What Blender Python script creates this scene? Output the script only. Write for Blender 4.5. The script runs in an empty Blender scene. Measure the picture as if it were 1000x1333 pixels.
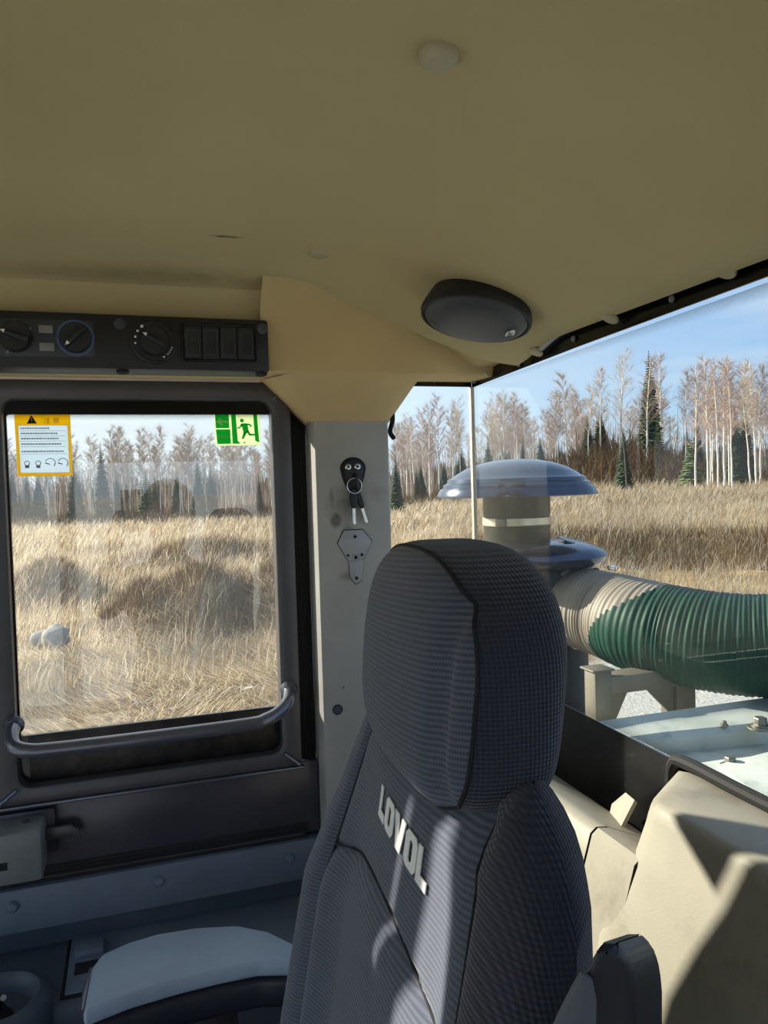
import bpy, bmesh, math, random
import numpy as np
from mathutils import Vector, Matrix, Quaternion, noise as mnoise

random.seed(7)
rng = np.random.default_rng(11)
scene = bpy.context.scene
C = scene.collection

# ------------------------------------------------------------------ camera, sky, sun, exposure
cam_data = bpy.data.cameras.new('camera')
cam = bpy.data.objects.new('camera', cam_data)
C.objects.link(cam)
cam_data.sensor_fit = 'HORIZONTAL'
cam_data.sensor_width = 36.0
cam_data.lens = 36.0
cam_data.clip_start = 0.005
cam_data.clip_end = 2000
cam.matrix_world = Matrix(((-0.309824, 0.022243, -0.950534, 0.0),
                           (-0.950320, -0.038787, 0.308847, 0.0),
                           (-0.029999, 0.998999, 0.033155, 3.0),
                           (0, 0, 0, 1)))
scene.camera = cam

SUN = Vector((1.0, 0.88, 0.55)).normalized()
world = bpy.data.worlds.new('sky')
scene.world = world
world.use_nodes = True
wt = world.node_tree
# clear spring sky: pale near the horizon, bluer above, brighter towards the sun, a few thin streaks of cloud
def wn(kind, **kw):
    x = wt.nodes.new('ShaderNode' + kind)
    for k, v in kw.items():
        setattr(x, k, v)
    return x


tcw = wn('TexCoord')
sepw = wn('SeparateXYZ'); wt.links.new(tcw.outputs['Generated'], sepw.inputs[0])
rampw = wn('ValToRGB')
for e, (p, c) in zip([rampw.color_ramp.elements[0], rampw.color_ramp.elements.new(0.10), rampw.color_ramp.elements.new(0.24), rampw.color_ramp.elements.new(0.5), rampw.color_ramp.elements[-1]],
                     ((0.0, (0.66, 0.83, 0.97, 1)), (0.10, (0.46, 0.69, 0.97, 1)), (0.24, (0.36, 0.58, 0.95, 1)), (0.5, (0.28, 0.47, 0.85, 1)), (1.0, (0.22, 0.40, 0.75, 1)))):
    e.position = p
    e.color = c
wt.links.new(sepw.outputs[2], rampw.inputs[0])
dotw = wn('VectorMath', operation='DOT_PRODUCT')
wt.links.new(tcw.outputs['Generated'], dotw.inputs[0]); dotw.inputs[1].default_value = SUN
mrw = wn('MapRange', interpolation_type='SMOOTHSTEP'); wt.links.new(dotw.outputs['Value'], mrw.inputs['Value'])
mrw.inputs['From Min'].default_value = 0.1; mrw.inputs['From Max'].default_value = 1.0
mrw.inputs['To Min'].default_value = 0.0; mrw.inputs['To Max'].default_value = 1.0
glow = wn('Mix', data_type='RGBA'); wt.links.new(mrw.outputs[0], glow.inputs[0])
wt.links.new(rampw.outputs[0], glow.inputs[6]); glow.inputs[7].default_value = (1.35, 1.45, 1.5, 1)
mapw = wn('Mapping'); wt.links.new(tcw.outputs['Generated'], mapw.inputs[0]); mapw.inputs['Scale'].default_value = (2, 2, 14)
nzw = wn('TexNoise'); wt.links.new(mapw.outputs[0], nzw.inputs['Vector']); nzw.inputs['Scale'].default_value = 1.6; nzw.inputs['Detail'].default_value = 6
crw = wn('MapRange'); wt.links.new(nzw.outputs['Fac'], crw.inputs['Value'])
crw.inputs['From Min'].default_value = 0.48; crw.inputs['From Max'].default_value = 0.72; crw.inputs['To Max'].default_value = 0.45
cl_ = wn('Mix', data_type='RGBA'); wt.links.new(crw.outputs[0], cl_.inputs[0])
wt.links.new(glow.outputs[2], cl_.inputs[6]); cl_.inputs[7].default_value = (0.86, 0.92, 1.0, 1)
wt.links.new(cl_.outputs[2], wt.nodes['Background'].inputs[0])
wt.nodes['Background'].inputs[1].default_value = 1.0

sun_data = bpy.data.lights.new('sun', 'SUN')
sun_data.energy = 11.5
sun_data.color = (1.0, 0.92, 0.80)
sun_data.angle = math.radians(0.6)
sun = bpy.data.objects.new('sun', sun_data)
C.objects.link(sun)
sun.rotation_euler = SUN.to_track_quat('Z', 'Y').to_euler()
sun.location = SUN * 40

scene.view_settings.view_transform = 'Standard'
scene.view_settings.look = 'None'
scene.view_settings.exposure = 0.0
scene.view_settings.gamma = 1.0
scene.view_settings.use_curve_mapping = False
scene.cycles.max_bounces = 10
scene.cycles.diffuse_bounces = 5
scene.cycles.transparent_max_bounces = 24
scene.cycles.caustics_reflective = False
scene.cycles.caustics_refractive = False


# ------------------------------------------------------------------ helpers: materials
def srgb(r, g, b):
    f = lambda c: (c / 255 / 12.92) if c / 255 <= 0.04045 else ((c / 255 + 0.055) / 1.055) ** 2.4
    return (f(r), f(g), f(b), 1.0)


class NT:
    def __init__(self, name):
        self.m = bpy.data.materials.new(name)
        self.m.use_nodes = True
        self.t = self.m.node_tree
        self.b = self.t.nodes['Principled BSDF']
        self.out = self.t.nodes['Material Output']

    def n(self, kind, **kw):
        x = self.t.nodes.new('ShaderNode' + kind)
        for k, v in kw.items():
            setattr(x, k, v)
        return x

    def l(self, a, b):
        self.t.links.new(a, b)

    def math(self, op, a, b=None, c=None, clamp=False):
        x = self.n('Math', operation=op, use_clamp=clamp)
        for i, v in enumerate((a, b, c)):
            if v is None:
                continue
            if isinstance(v, (int, float)):
                x.inputs[i].default_value = v
            else:
                self.l(v, x.inputs[i])
        return x.outputs[0]

    def coord(self):
        return self.n('TexCoord').outputs['Object']

    def noise(self, scale, detail=3, rough=0.55, vec=None):
        x = self.n('TexNoise')
        x.inputs['Scale'].default_value = scale
        x.inputs['Detail'].default_value = detail
        x.inputs['Roughness'].default_value = rough
        self.l(vec if vec is not None else self.coord(), x.inputs['Vector'])
        return x.outputs['Fac']

    def ramp(self, fac, stops):
        x = self.n('ValToRGB')
        e = x.color_ramp.elements
        while len(e) < len(stops):
            e.new(0.5)
        for s, (p, c) in zip(e, stops):
            s.position = p
            s.color = c if len(c) == 4 else tuple(c) + (1,)
        self.l(fac, x.inputs[0])
        return x.outputs[0]

    def mix(self, fac, a, b):
        x = self.n('Mix', data_type='RGBA')
        for s, v in ((x.inputs[0], fac), (x.inputs[6], a), (x.inputs[7], b)):
            if isinstance(v, (int, float, tuple)):
                s.default_value = v
            else:
                self.l(v, s)
        return x.outputs[2]

    def bump(self, height, strength=0.3, dist=0.002):
        x = self.n('Bump')
        x.inputs['Strength'].default_value = strength
        x.inputs['Distance'].default_value = dist
        self.l(height, x.inputs['Height'])
        self.l(x.outputs[0], self.b.inputs['Normal'])

    def set(self, color=None, rough=None, metal=None, spec=None):
        for k, v in (('Base Color', color), ('Roughness', rough), ('Metallic', metal), ('Specular IOR Level', spec)):
            if v is None:
                continue
            if isinstance(v, (int, float, tuple)):
                self.b.inputs[k].default_value = v
            else:
                self.l(v, self.b.inputs[k])
        return self

    def spot(self, p, rad, soft=0.5):
        """a mask of 1 inside an ellipsoid of radii rad about p (object space), with a soft edge"""
        s = self.n('VectorMath', operation='SUBTRACT')
        self.l(self.coord(), s.inputs[0])
        s.inputs[1].default_value = p
        d = self.n('VectorMath', operation='DIVIDE')
        self.l(s.outputs[0], d.inputs[0])
        d.inputs[1].default_value = rad
        le = self.n('VectorMath', operation='LENGTH')
        self.l(d.outputs[0], le.inputs[0])
        mr = self.n('MapRange')
        mr.inputs['From Min'].default_value = 1 + soft
        mr.inputs['From Max'].default_value = 1 - soft
        self.l(le.outputs['Value'], mr.inputs['Value'])
        return mr.outputs[0]


def simple(name, col, rough=0.6, metal=0.0, var=0.12, scale=18.0, bump=0.0, bscale=300.0, spec=0.5):
    t = NT(name)
    f = t.noise(scale, 5)
    dark = tuple(c * (1 - var) for c in col[:3]) + (1,)
    light = tuple(min(1, c * (1 + var)) for c in col[:3]) + (1,)
    t.set(t.ramp(f, [(0.3, dark), (0.7, light)]), rough, metal, spec)
    if bump:
        t.bump(t.noise(bscale, 2), bump, 0.001)
    return t.m


MAT = {}
MAT['black_plastic'] = simple('black_plastic', srgb(30, 30, 33), 0.5, bump=0.15, bscale=600)
MAT['black_rubber'] = simple('black_rubber', srgb(17, 17, 18), 0.75)
MAT['black_gloss'] = simple('black_gloss', srgb(10, 10, 12), 0.16)
MAT['dark_plate'] = simple('dark_plate', srgb(60, 63, 69), 0.5)
MAT['chrome'] = simple('chrome', srgb(205, 205, 205), 0.2, 1.0)
MAT['white_print'] = simple('white_print', srgb(232, 232, 230), 0.6, var=0.03)
MAT['label_grey'] = simple('label_grey', srgb(132, 134, 130), 0.5)
MAT['grey_print'] = simple('grey_print', srgb(150, 152, 156), 0.6)
MAT['sticker_yellow'] = simple('sticker_yellow', srgb(245, 190, 20), 0.45, var=0.04)
MAT['sticker_green'] = simple('sticker_green', srgb(18, 150, 62), 0.45, var=0.04)
MAT['sticker_cream'] = simple('sticker_cream', srgb(228, 236, 205), 0.5, var=0.03)
MAT['button_beige'] = simple('button_beige', srgb(182, 172, 142), 0.5, var=0.04)
MAT['steel'] = simple('steel', srgb(120, 118, 110), 0.4, 0.6, var=0.25)
MAT['dark_steel'] = simple('dark_steel', srgb(44, 48, 52), 0.55, 0.3, var=0.25)
MAT['bracket_paint'] = simple('bracket_paint', srgb(114, 109, 96), 0.45, 0.2, var=0.15)
MAT['dome_paint'] = simple('dome_paint', srgb(70, 78, 94), 0.18, 0.75, var=0.1, scale=6)
MAT['clamp_metal'] = simple('clamp_metal', srgb(215, 205, 180), 0.35, 0.6)
MAT['seam_silicone'] = simple('seam_silicone', srgb(196, 184, 158), 0.5)
MAT['red_paint'] = simple('red_paint', srgb(130, 60, 50), 0.6)
MAT['stone'] = simple('stone', srgb(150, 146, 140), 0.9, var=0.3, scale=6, bump=0.5, bscale=14)

t = NT('translucent_sticker')
t.set(srgb(205, 216, 224), 0.6)
t.b.inputs['Alpha'].default_value = 1.0
tr = t.n('BsdfTranslucent'); tr.inputs[0].default_value = srgb(214, 226, 236)
mx = t.n('MixShader'); mx.inputs[0].default_value = 0.72
t.l(t.b.outputs[0], mx.inputs[1]); t.l(tr.outputs[0], mx.inputs[2]); t.l(mx.outputs[0], t.out.inputs[0])
MAT['sticker_white'] = t.m


def translucent_copy(name, col, fac=0.7):
    t = NT(name)
    t.set(col, 0.5)
    tr = t.n('BsdfTranslucent'); tr.inputs[0].default_value = col
    mx = t.n('MixShader'); mx.inputs[0].default_value = fac
    t.l(t.b.outputs[0], mx.inputs[1]); t.l(tr.outputs[0], mx.inputs[2]); t.l(mx.outputs[0], t.out.inputs[0])
    return t.m


MAT['sticker_yellow'] = translucent_copy('sticker_yellow', (0.74, 0.56, 0.02, 1))
MAT['sticker_green'] = translucent_copy('sticker_green', (0.012, 0.62, 0.13, 1))
MAT['sticker_cream'] = translucent_copy('sticker_cream', srgb(236, 244, 214))

# headliner: pale felted vinyl, with soiling and one scuff
t = NT('headliner')
base = t.ramp(t.noise(3.0, 5), [(0.3, srgb(197, 180, 137)), (0.72, srgb(210, 194, 151))])
scuff = t.math('MULTIPLY', t.spot((0.957, -0.120, 3.31), (0.004, 0.018, 0.03), 0.4), t.noise(120, 2))
base = t.mix(t.math('MULTIPLY', scuff, 1.5, clamp=True), base, srgb(70, 58, 40))
smear = t.math('MULTIPLY', t.spot((1.075, -0.05, 3.30), (0.02, 0.16, 0.03), 0.8), t.noise(30, 4))
base = t.mix(t.math('MULTIPLY', smear, 0.8, clamp=True), base, srgb(112, 96, 66))
fine = t.noise(900, 2)
base = t.mix(t.math('MULTIPLY', fine, 0.3), base, srgb(168, 152, 112))
t.set(base, 0.9, 0, 0.2)
t.bump(fine, 0.35, 0.001)
MAT['headliner'] = t.m

# moulded beige trim with dust and dirt
t = NT('beige_trim')
base = t.ramp(t.noise(5, 6), [(0.3, srgb(152, 146, 130)), (0.7, srgb(176, 170, 153))])
dirt = t.ramp(t.noise(11, 8, 0.7), [(0.50, (0, 0, 0)), (0.72, (1, 1, 1))])
base = t.mix(t.math('MULTIPLY', dirt, 0.5), base, srgb(92, 80, 62))
t.set(base, 0.55, 0, 0.4)
t.bump(t.noise(700, 2), 0.2, 0.001)
MAT['beige_trim'] = t.m
MAT['corner_trim'] = simple('corner_trim', srgb(202, 176, 128), 0.75, var=0.06, scale=7, bump=0.2, bscale=600)

# grey painted pillar with oily smudges round the key hook
t = NT('pillar_paint')
base = t.ramp(t.noise(6, 5), [(0.3, srgb(150, 148, 144)), (0.7, srgb(168, 166, 161))])
for p, r, s, a in (((1.24, -0.318, 2.946), (0.04, 0.009, 0.012), 0.35, 0.75), ((1.24, -0.338, 2.927), (0.04, 0.009, 0.010), 0.6, 0.6),
                   ((1.24, -0.337, 2.972), (0.04, 0.022, 0.02), 0.9, 0.65), ((1.24, -0.312, 2.985), (0.04, 0.003, 0.014), 0.5, 0.45),
                   ((1.24, -0.335, 2.852), (0.04, 0.012, 0.006), 0.7, 0.5), ((1.24, -0.325, 2.80), (0.04, 0.03, 0.03), 0.8, 0.15),
                   ((1.24, -0.322, 2.665), (0.04, 0.002, 0.002), 0.4, 0.9), ((1.24, -0.39, 2.99), (0.04, 0.014, 0.012), 0.7, 0.25)):
    base = t.mix(t.math('MULTIPLY', t.math('MULTIPLY', t.spot(p, r, s), t.math('ADD', t.noise(90, 3), 0.35)), a, clamp=True), base, srgb(52, 44, 40))
t.set(base, 0.5, 0, 0.4)
MAT['pillar_paint'] = t.m

MAT['frame_paint'] = simple('frame_paint', srgb(82, 80, 84), 0.33, 0.25, var=0.12, scale=10, bump=0.06, bscale=250)
MAT['door_skin'] = simple('door_skin', srgb(74, 71, 80), 0.27, 0.2, var=0.15, scale=8)
MAT['bar_paint'] = simple('bar_paint', srgb(112, 112, 120), 0.22, 0.55, var=0.1)
MAT['grey_plastic'] = simple('grey_plastic', srgb(100, 112, 128), 0.5, var=0.1, bump=0.15, bscale=700)
MAT['ledge_plastic'] = simple('ledge_plastic', srgb(72, 82, 95), 0.5, var=0.12, bump=0.15, bscale=700)
MAT['pad_vinyl'] = simple('pad_vinyl', srgb(150, 166, 186), 0.5, var=0.08, bump=0.2, bscale=500)
MAT['armrest_plastic'] = simple('armrest_plastic', srgb(30, 34, 46), 0.38, var=0.1, bump=0.15, bscale=600)
MAT['armrest_pad'] = simple('armrest_pad', srgb(92, 98, 106), 0.7, var=0.1, bump=0.3, bscale=500)

# black dirty strip of the glass foot: scuffed frit with reddish dust
t = NT('dirty_frit')
f = t.ramp(t.noise(35, 8, 0.75), [(0.45, srgb(13, 11, 12)), (0.62, srgb(52, 40, 38)), (0.75, srgb(96, 80, 70))])
t.set(f, 0.4)
MAT['dirty_frit'] = t.m
t = NT('dusty_frit')
f = t.ramp(t.noise(22, 8, 0.7), [(0.40, srgb(8, 8, 9)), (0.62, srgb(26, 25, 24)), (0.82, srgb(90, 87, 80))])
t.set(f, 0.3)
MAT['dusty_frit'] = t.m


def fabric(name, dark, light, kind):
    t = NT(name)
    sep = t.n('SeparateXYZ')
    t.l(t.coord(), sep.inputs[0])
    x, y, z = sep.outputs
    if kind == 'rib':          # narrow corded ribs running slightly aslant
        ph = t.math('ADD', t.math('MULTIPLY', z, 2 * math.pi / 0.0040), t.math('MULTIPLY', x, 2 * math.pi / 0.060))
        w = t.math('SINE', ph)
        cross = t.math('SINE', t.math('MULTIPLY', x, 2 * math.pi / 0.0016))
        h = t.math('ADD', t.math('MULTIPLY', w, 0.5), t.math('MULTIPLY', cross, 0.12))
    else:                      # diamond knit
        a = t.math('SINE', t.math('MULTIPLY', t.math('ADD', y, z), 2 * math.pi / 0.0058))
        b = t.math('SINE', t.math('MULTIPLY', t.math('SUBTRACT', y, z), 2 * math.pi / 0.0058))
        h = t.math('MULTIPLY', t.math('MULTIPLY', a, b), 0.8)
    fac = t.math('ADD', t.math('MULTIPLY', h, 0.45), 0.5, clamp=True)
    worn = t.noise(14, 5)
    col = t.mix(fac, dark, light)
    col = t.mix(t.math('MULTIPLY', worn, 0.3), col, dark)
    t.set(col, 0.9, 0, 0.15)
    t.b.inputs['Sheen Weight'].default_value = 0.25
    t.b.inputs['Sheen Roughness'].default_value = 0.5
    t.bump(h, 0.6, 0.0012)
    return t.m


MAT['fabric_rib'] = fabric('fabric_rib', srgb(46, 51, 64), srgb(106, 114, 132), 'rib')
MAT['fabric_knit'] = fabric('fabric_knit', srgb(38, 40, 52), srgb(62, 66, 82), 'knit')
MAT['seat_thread'] = simple('seat_thread', srgb(26, 27, 33), 0.9)


def glass_mat(name, tint, f0, dust, dust_col):
    t = NT(name)
    t.t.nodes.remove(t.b)
    g = t.n('NewGeometry')
    dot = t.n('VectorMath', operation='DOT_PRODUCT')
    t.l(g.outputs['Normal'], dot.inputs[0]); t.l(g.outputs['Incoming'], dot.inputs[1])
    c = t.math('ABSOLUTE', dot.outputs['Value'])
    sch = t.math('ADD', t.math('MULTIPLY', t.math('POWER', t.math('SUBTRACT', 1.0, c, clamp=True), 5.0), 1 - f0), f0)
    sch = t.math('MULTIPLY', sch, t.math('SUBTRACT', 1.0, g.outputs['Backfacing']))
    tr = t.n('BsdfTransparent'); tr.inputs[0].default_value = tint
    gl = t.n('BsdfGlossy'); gl.inputs['Roughness'].default_value = 0.0
    m1 = t.n('MixShader')
    t.l(sch, m1.inputs[0]); t.l(tr.outputs[0], m1.inputs[1]); t.l(gl.outputs[0], m1.inputs[2])
    df = t.n('BsdfDiffuse'); df.inputs[0].default_value = dust_col
    tl = t.n('BsdfTranslucent'); tl.inputs[0].default_value = dust_col
    m3 = t.n('MixShader'); m3.inputs[0].default_value = 0.5
    t.l(df.outputs[0], m3.inputs[1]); t.l(tl.outputs[0], m3.inputs[2])
    m2 = t.n('MixShader')
    d = t.ramp(t.noise(9, 8, 0.7), [(0.35, (dust * 0.5,) * 3), (0.75, (dust * 1.6,) * 3)])
    t.l(d, m2.inputs[0]); t.l(m1.outputs[0], m2.inputs[1]); t.l(m3.outputs[0], m2.inputs[2])
    t.l(m2.outputs[0], t.out.inputs[0])
    return t.m


MAT['door_glass'] = glass_mat('door_glass', (0.97, 0.99, 0.98, 1), 0.20, 0.03, (0.75, 0.78, 0.8, 1))
MAT['rear_glass'] = glass_mat('rear_glass', (0.97, 0.99, 0.98, 1), 0.035, 0.014, (0.72, 0.78, 0.74, 1))
MAT['clear_glass'] = glass_mat('clear_glass', (0.96, 0.98, 0.98, 1), 0.04, 0.01, (0.75, 0.78, 0.78, 1))


def dot_fade(name, axis, z0, z1, pitch=0.0022, uaxis=1):
    """printed dots on glass that thin out from z0 (dense) to z1 (none)"""
    t = NT(name)
    sep = t.n('SeparateXYZ'); t.l(t.coord(), sep.inputs[0])
    u = sep.outputs[uaxis]; z = sep.outputs[axis]
    k = math.pi / pitch
    d = t.math('MULTIPLY', t.math('SINE', t.math('MULTIPLY', t.math('ADD', u, z), k)), t.math('SINE', t.math('MULTIPLY', t.math('SUBTRACT', u, z), k)))
    d = t.math('ABSOLUTE', d)
    mr = t.n('MapRange'); mr.inputs['From Min'].default_value = z0; mr.inputs['From Max'].default_value = z1
    mr.inputs['To Min'].default_value = 0.25; mr.inputs['To Max'].default_value = 0.98
    t.l(z, mr.inputs['Value'])
    a = t.math('GREATER_THAN', d, mr.outputs[0])
    t.set(srgb(14, 14, 16), 0.4)
    t.l(a, t.b.inputs['Alpha'])
    return t.m


# ------------------------------------------------------------------ helpers: geometry
def bm_new():
    return bmesh.new()


def add_box(bm, lo, hi, M=None, bev=0.0, seg=2):
    t = bmesh.new()
    vs = [t.verts.new((x, y, z)) for x in (lo[0], hi[0]) for y in (lo[1], hi[1]) for z in (lo[2], hi[2])]
    for f in ((0, 1, 3, 2), (4, 6, 7, 5), (0, 4, 5, 1), (2, 3, 7, 6), (0, 2, 6, 4), (1, 5, 7, 3)):
        t.faces.new([vs[i] for i in f])
    if bev:
        bmesh.ops.bevel(t, geom=t.edges[:], offset=bev, segments=seg, affect='EDGES', profile=0.5)
    merge(bm, t, M)


def merge(bm, t, M=None):
    if M is not None:
        t.transform(M)
    me = bpy.data.meshes.new('tmp')
    t.to_mesh(me)
    t.free()
    bm.from_mesh(me)
    bpy.data.meshes.remove(me)


def frame_to(axis, origin=(0, 0, 0), up=None):
    """matrix whose z axis is axis"""
    q = Vector(axis).normalized().to_track_quat('Z', 'Y')
    return Matrix.Translation(Vector(origin)) @ q.to_matrix().to_4x4()


def add_lathe(bm, prof, M=None, n=32, close_top=True, close_bot=True):
    rings = []
    for r, h in prof:
        rings.append([bm.verts.new((r * math.cos(2 * math.pi * i / n), r * math.sin(2 * math.pi * i / n), h)) for i in range(n)])
    fs = []
    for a, b in zip(rings, rings[1:]):
        for i in range(n):
            fs.append(bm.faces.new((a[i], a[(i + 1) % n], b[(i + 1) % n], b[i])))
    if close_bot:
        bm.faces.new(rings[0][::-1])
    if close_top:
        bm.faces.new(rings[-1])
    if M is not None:
        bmesh.ops.transform(bm, matrix=M, verts=[v for r in rings for v in r])


def catmull(pts, k=6):
    P = [Vector(p) for p in pts]
    P = [P[0] * 2 - P[1]] + P + [P[-1] * 2 - P[-2]]
    out = []
    for i in range(1, len(P) - 2):
        for j in range(k):
            t = j / k
            a, b, c, d = P[i - 1:i + 3]
            out.append(0.5 * ((2 * b) + (c - a) * t + (2 * a - 5 * b + 4 * c - d) * t * t + (3 * b - a - 3 * c + d) * t ** 3))
    out.append(P[-2])
    return out


def add_tube(bm, pts, r, n=8, caps=True):
    P = [Vector(p) for p in pts]
    rad = r if isinstance(r, (list, tuple)) else [r] * len(P)
    tang = [(P[min(i + 1, len(P) - 1)] - P[max(i - 1, 0)]).normalized() for i in range(len(P))]
    ref = Vector((0, 0, 1)) if abs(tang[0].z) < 0.9 else Vector((1, 0, 0))
    u = (ref - tang[0] * ref.dot(tang[0])).normalized()
    rings = []
    for p, t, rr in zip(P, tang, rad):
        u = (u - t * u.dot(t)).normalized()
        v = t.cross(u)
        rings.append([bm.verts.new(p + (u * math.cos(2 * math.pi * i / n) + v * math.sin(2 * math.pi * i / n)) * rr) for i in range(n)])
    for a, b in zip(rings, rings[1:]):
        for i in range(n):
            bm.faces.new((a[i], a[(i + 1) % n], b[(i + 1) % n], b[i]))
    if caps:
        bm.faces.new(rings[0][::-1])
        bm.faces.new(rings[-1])
    return rings


def add_prism(bm, poly, vec, bev=0.0, seg=2):
    """polygon (3D points) swept along vec"""
    t = bmesh.new()
    a = [t.verts.new(p) for p in poly]
    b = [t.verts.new(Vector(p) + Vector(vec)) for p in poly]
    n = len(a)
    t.faces.new(a)
    t.faces.new(b[::-1])
    for i in range(n):
        t.faces.new((a[(i + 1) % n], a[i], b[i], b[(i + 1) % n]))
    bmesh.ops.recalc_face_normals(t, faces=t.faces[:])
    if bev:
        bmesh.ops.bevel(t, geom=t.edges[:], offset=bev, segments=seg, affect='EDGES', profile=0.5)
    merge(bm, t)


def add_ring(bm, outer, inner, vec, bev=0.0):
    """a flat frame between two loops of equal count, swept along vec"""
    vec = Vector(vec)
    t = bmesh.new()
    n = len(outer)
    L = [[t.verts.new(p) for p in outer], [t.verts.new(p) for p in inner],
         [t.verts.new(Vector(p) + vec) for p in inner], [t.verts.new(Vector(p) + vec) for p in outer]]
    for k in range(4):
        a, b = L[k], L[(k + 1) % 4]
        for i in range(n):
            t.faces.new((a[i], a[(i + 1) % n], b[(i + 1) % n], b[i]))
    bmesh.ops.recalc_face_normals(t, faces=t.faces[:])
    if bev:
        es = [e for e in t.edges if len(e.link_faces) == 2 and e.calc_face_angle(0) > 1.0]
        bmesh.ops.bevel(t, geom=es, offset=bev, segments=2, affect='EDGES', profile=0.5)
    merge(bm, t)


def rrect(y0, y1, z0, z1, r, k=5, chamfer=None):
    """rounded rectangle as (y, z) points, counter-clockwise from the corner (y1, z0); chamfer = (corner index, size)"""
    out = []
    cs = ((y1 - r, z0 + r, -90), (y1 - r, z1 - r, 0), (y0 + r, z1 - r, 90), (y0 + r, z0 + r, 180))
    full = ((y1, z0), (y1, z1), (y0, z1), (y0, z0))
    for ci, (cy, cz, a0) in enumerate(cs):
        if chamfer and chamfer[0] == ci:
            dy, dz = chamfer[1]
            fy, fz = full[ci]
            sy, sz = (1 if fy == y1 else -1), (1 if fz == z1 else -1)
            pa, pb = (fy, fz - sz * dz), (fy - sy * dy, fz)
            if ci in (0, 2):
                pa, pb = pb, pa
            for j in range(k + 1):
                t = j / k
                out.append((pa[0] + (pb[0] - pa[0]) * t, pa[1] + (pb[1] - pa[1]) * t))
        else:
            for j in range(k + 1):
                a = math.radians(a0 + 90 * j / k)
                out.append((cy + r * math.cos(a), cz + r * math.sin(a)))
    return out


def at_x(loop, x):
    return [(x, y, z) for y, z in loop]


def add_grid(bm, rows, close=False):
    vs = [[bm.verts.new(p) for p in r] for r in rows]
    for a, b in zip(vs, vs[1:]):
        m = len(a)
        for i in range(m if close else m - 1):
            bm.faces.new((a[i], a[(i + 1) % m], b[(i + 1) % m], b[i]))
    return vs


def obj(name, bm, mat, parent=None, smooth=35, kind=None, label=None):
    me = bpy.data.meshes.new(name)
    if isinstance(bm, bpy.types.Mesh):
        me = bm
    else:
        bm.to_mesh(me)
        bm.free()
    me.materials.append(MAT[mat] if isinstance(mat, str) else mat)
    if smooth is not None:
        me.shade_smooth()
        me.set_sharp_from_angle(angle=math.radians(smooth))
    o = bpy.data.objects.new(name, me)
    C.objects.link(o)
    if parent is not None:
        o.parent = parent
        root = parent
        off = Vector((0, 0, 0))
        M = Matrix.Identity(4)
        while root is not None:
            M = root.matrix_basis if root.parent is None else M
            root = root.parent
        o.matrix_parent_inverse = M.inverted() if parent.parent is None and parent.type == 'EMPTY' else Matrix.Identity(4)
    if kind:
        o['kind'] = kind
    if label:
        o['label'] = label
    return o


def thing(name, label, cat, loc, group=None):
    o = bpy.data.objects.new(name, None)
    o.empty_display_size = 0.05
    C.objects.link(o)
    o.location = loc
    o['label'] = label
    o['category'] = cat
    if group:
        o['group'] = group
    return o


def tag(o, label, cat, group=None):
    o['label'] = label
    o['category'] = cat
    if group:
        o['group'] = group
    return o


def struct(name, bm, mat, label=None, smooth=35, parent=None):
    o = obj(name, bm, mat, parent, smooth)
    if parent is None:
        o['kind'] = 'structure'
        o['label'] = label
        o['category'] = name.split('_')[0]
    return o


def smooth01(x):
    x = min(1, max(0, x))
    return x * x * (3 - 2 * x)


def from_arrays(name, verts, loops, starts, totals):
    me = bpy.data.meshes.new(name)
    me.vertices.add(len(verts))
    me.vertices.foreach_set('co', np.asarray(verts, np.float32).ravel())
    me.loops.add(len(loops))
    me.loops.foreach_set('vertex_index', np.asarray(loops, np.int32))
    me.polygons.add(len(starts))
    me.polygons.foreach_set('loop_start', np.asarray(starts, np.int32))
    me.polygons.foreach_set('loop_total', np.asarray(totals, np.int32))
    me.update(calc_edges=True)
    return me


# ================================================================== the cab shell
YR, XR = -0.60, 1.30          # rear glass plane, right-hand glass plane
bm = bm_new()
add_box(bm, (-0.48, -0.60, 1.68), (1.34, 1.0, 1.75))
struct('floor', bm, 'black_rubber', 'black rubber floor of the cab')


def ceil_z(x, y):
    return 3.31 - 0.104 * smooth01((-0.20 - y) / 0.40) - 0.022 * smooth01((x - 0.98) / 0.12) - 0.02 * smooth01((0.0 - x) / 0.4)


bm = bm_new()
xs = [-0.48 + 1.575 * i / 44 for i in range(45)]
ys = [0.98 - 1.565 * i / 50 for i in range(51)]
vs = add_grid(bm, [[(x, y, ceil_z(x, y)) for x in xs] for y in ys])
r = bmesh.ops.extrude_face_region(bm, geom=bm.faces[:])
bmesh.ops.translate(bm, verts=[v for v in r['geom'] if isinstance(v, bmesh.types.BMVert)], vec=(0, 0, 0.012))
ceiling = struct('ceiling', bm, 'headliner', 'padded beige headliner of the cab roof', 60)


def add_button(p, r, h, n=(0, 0, -1)):
    bm = bm_new()
    add_lathe(bm, [(r, 0), (r, h * 0.35), (r * 0.93, h * 0.75), (r * 0.75, h), (0.0001, h * 1.06)], frame_to(n, p), 24)
    return obj('button', bm, 'button_beige', ceiling)


add_button((0.518, -0.220, 3.3095), 0.0145, 0.009)
add_button((0.989, -0.243, 3.3075), 0.0145, 0.004)
for p in ((0.6423, -0.5830, 3.2098), (0.8416, -0.5830, 3.2056), (1.0316, -0.5830, 3.1964), (1.2161, -0.5830, 3.1919)):
    add_button((p[0], p[1], p[2]), 0.0115, 0.004, (0, 0.5, -0.85))

# outer roof over the headliner
bm = bm_new()
add_box(bm, (-0.55, -0.70, 3.335), (1.36, 1.08, 3.42), bev=0.03)
struct('roof', bm, 'dark_plate', 'outer roof panel of the cab')

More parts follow.
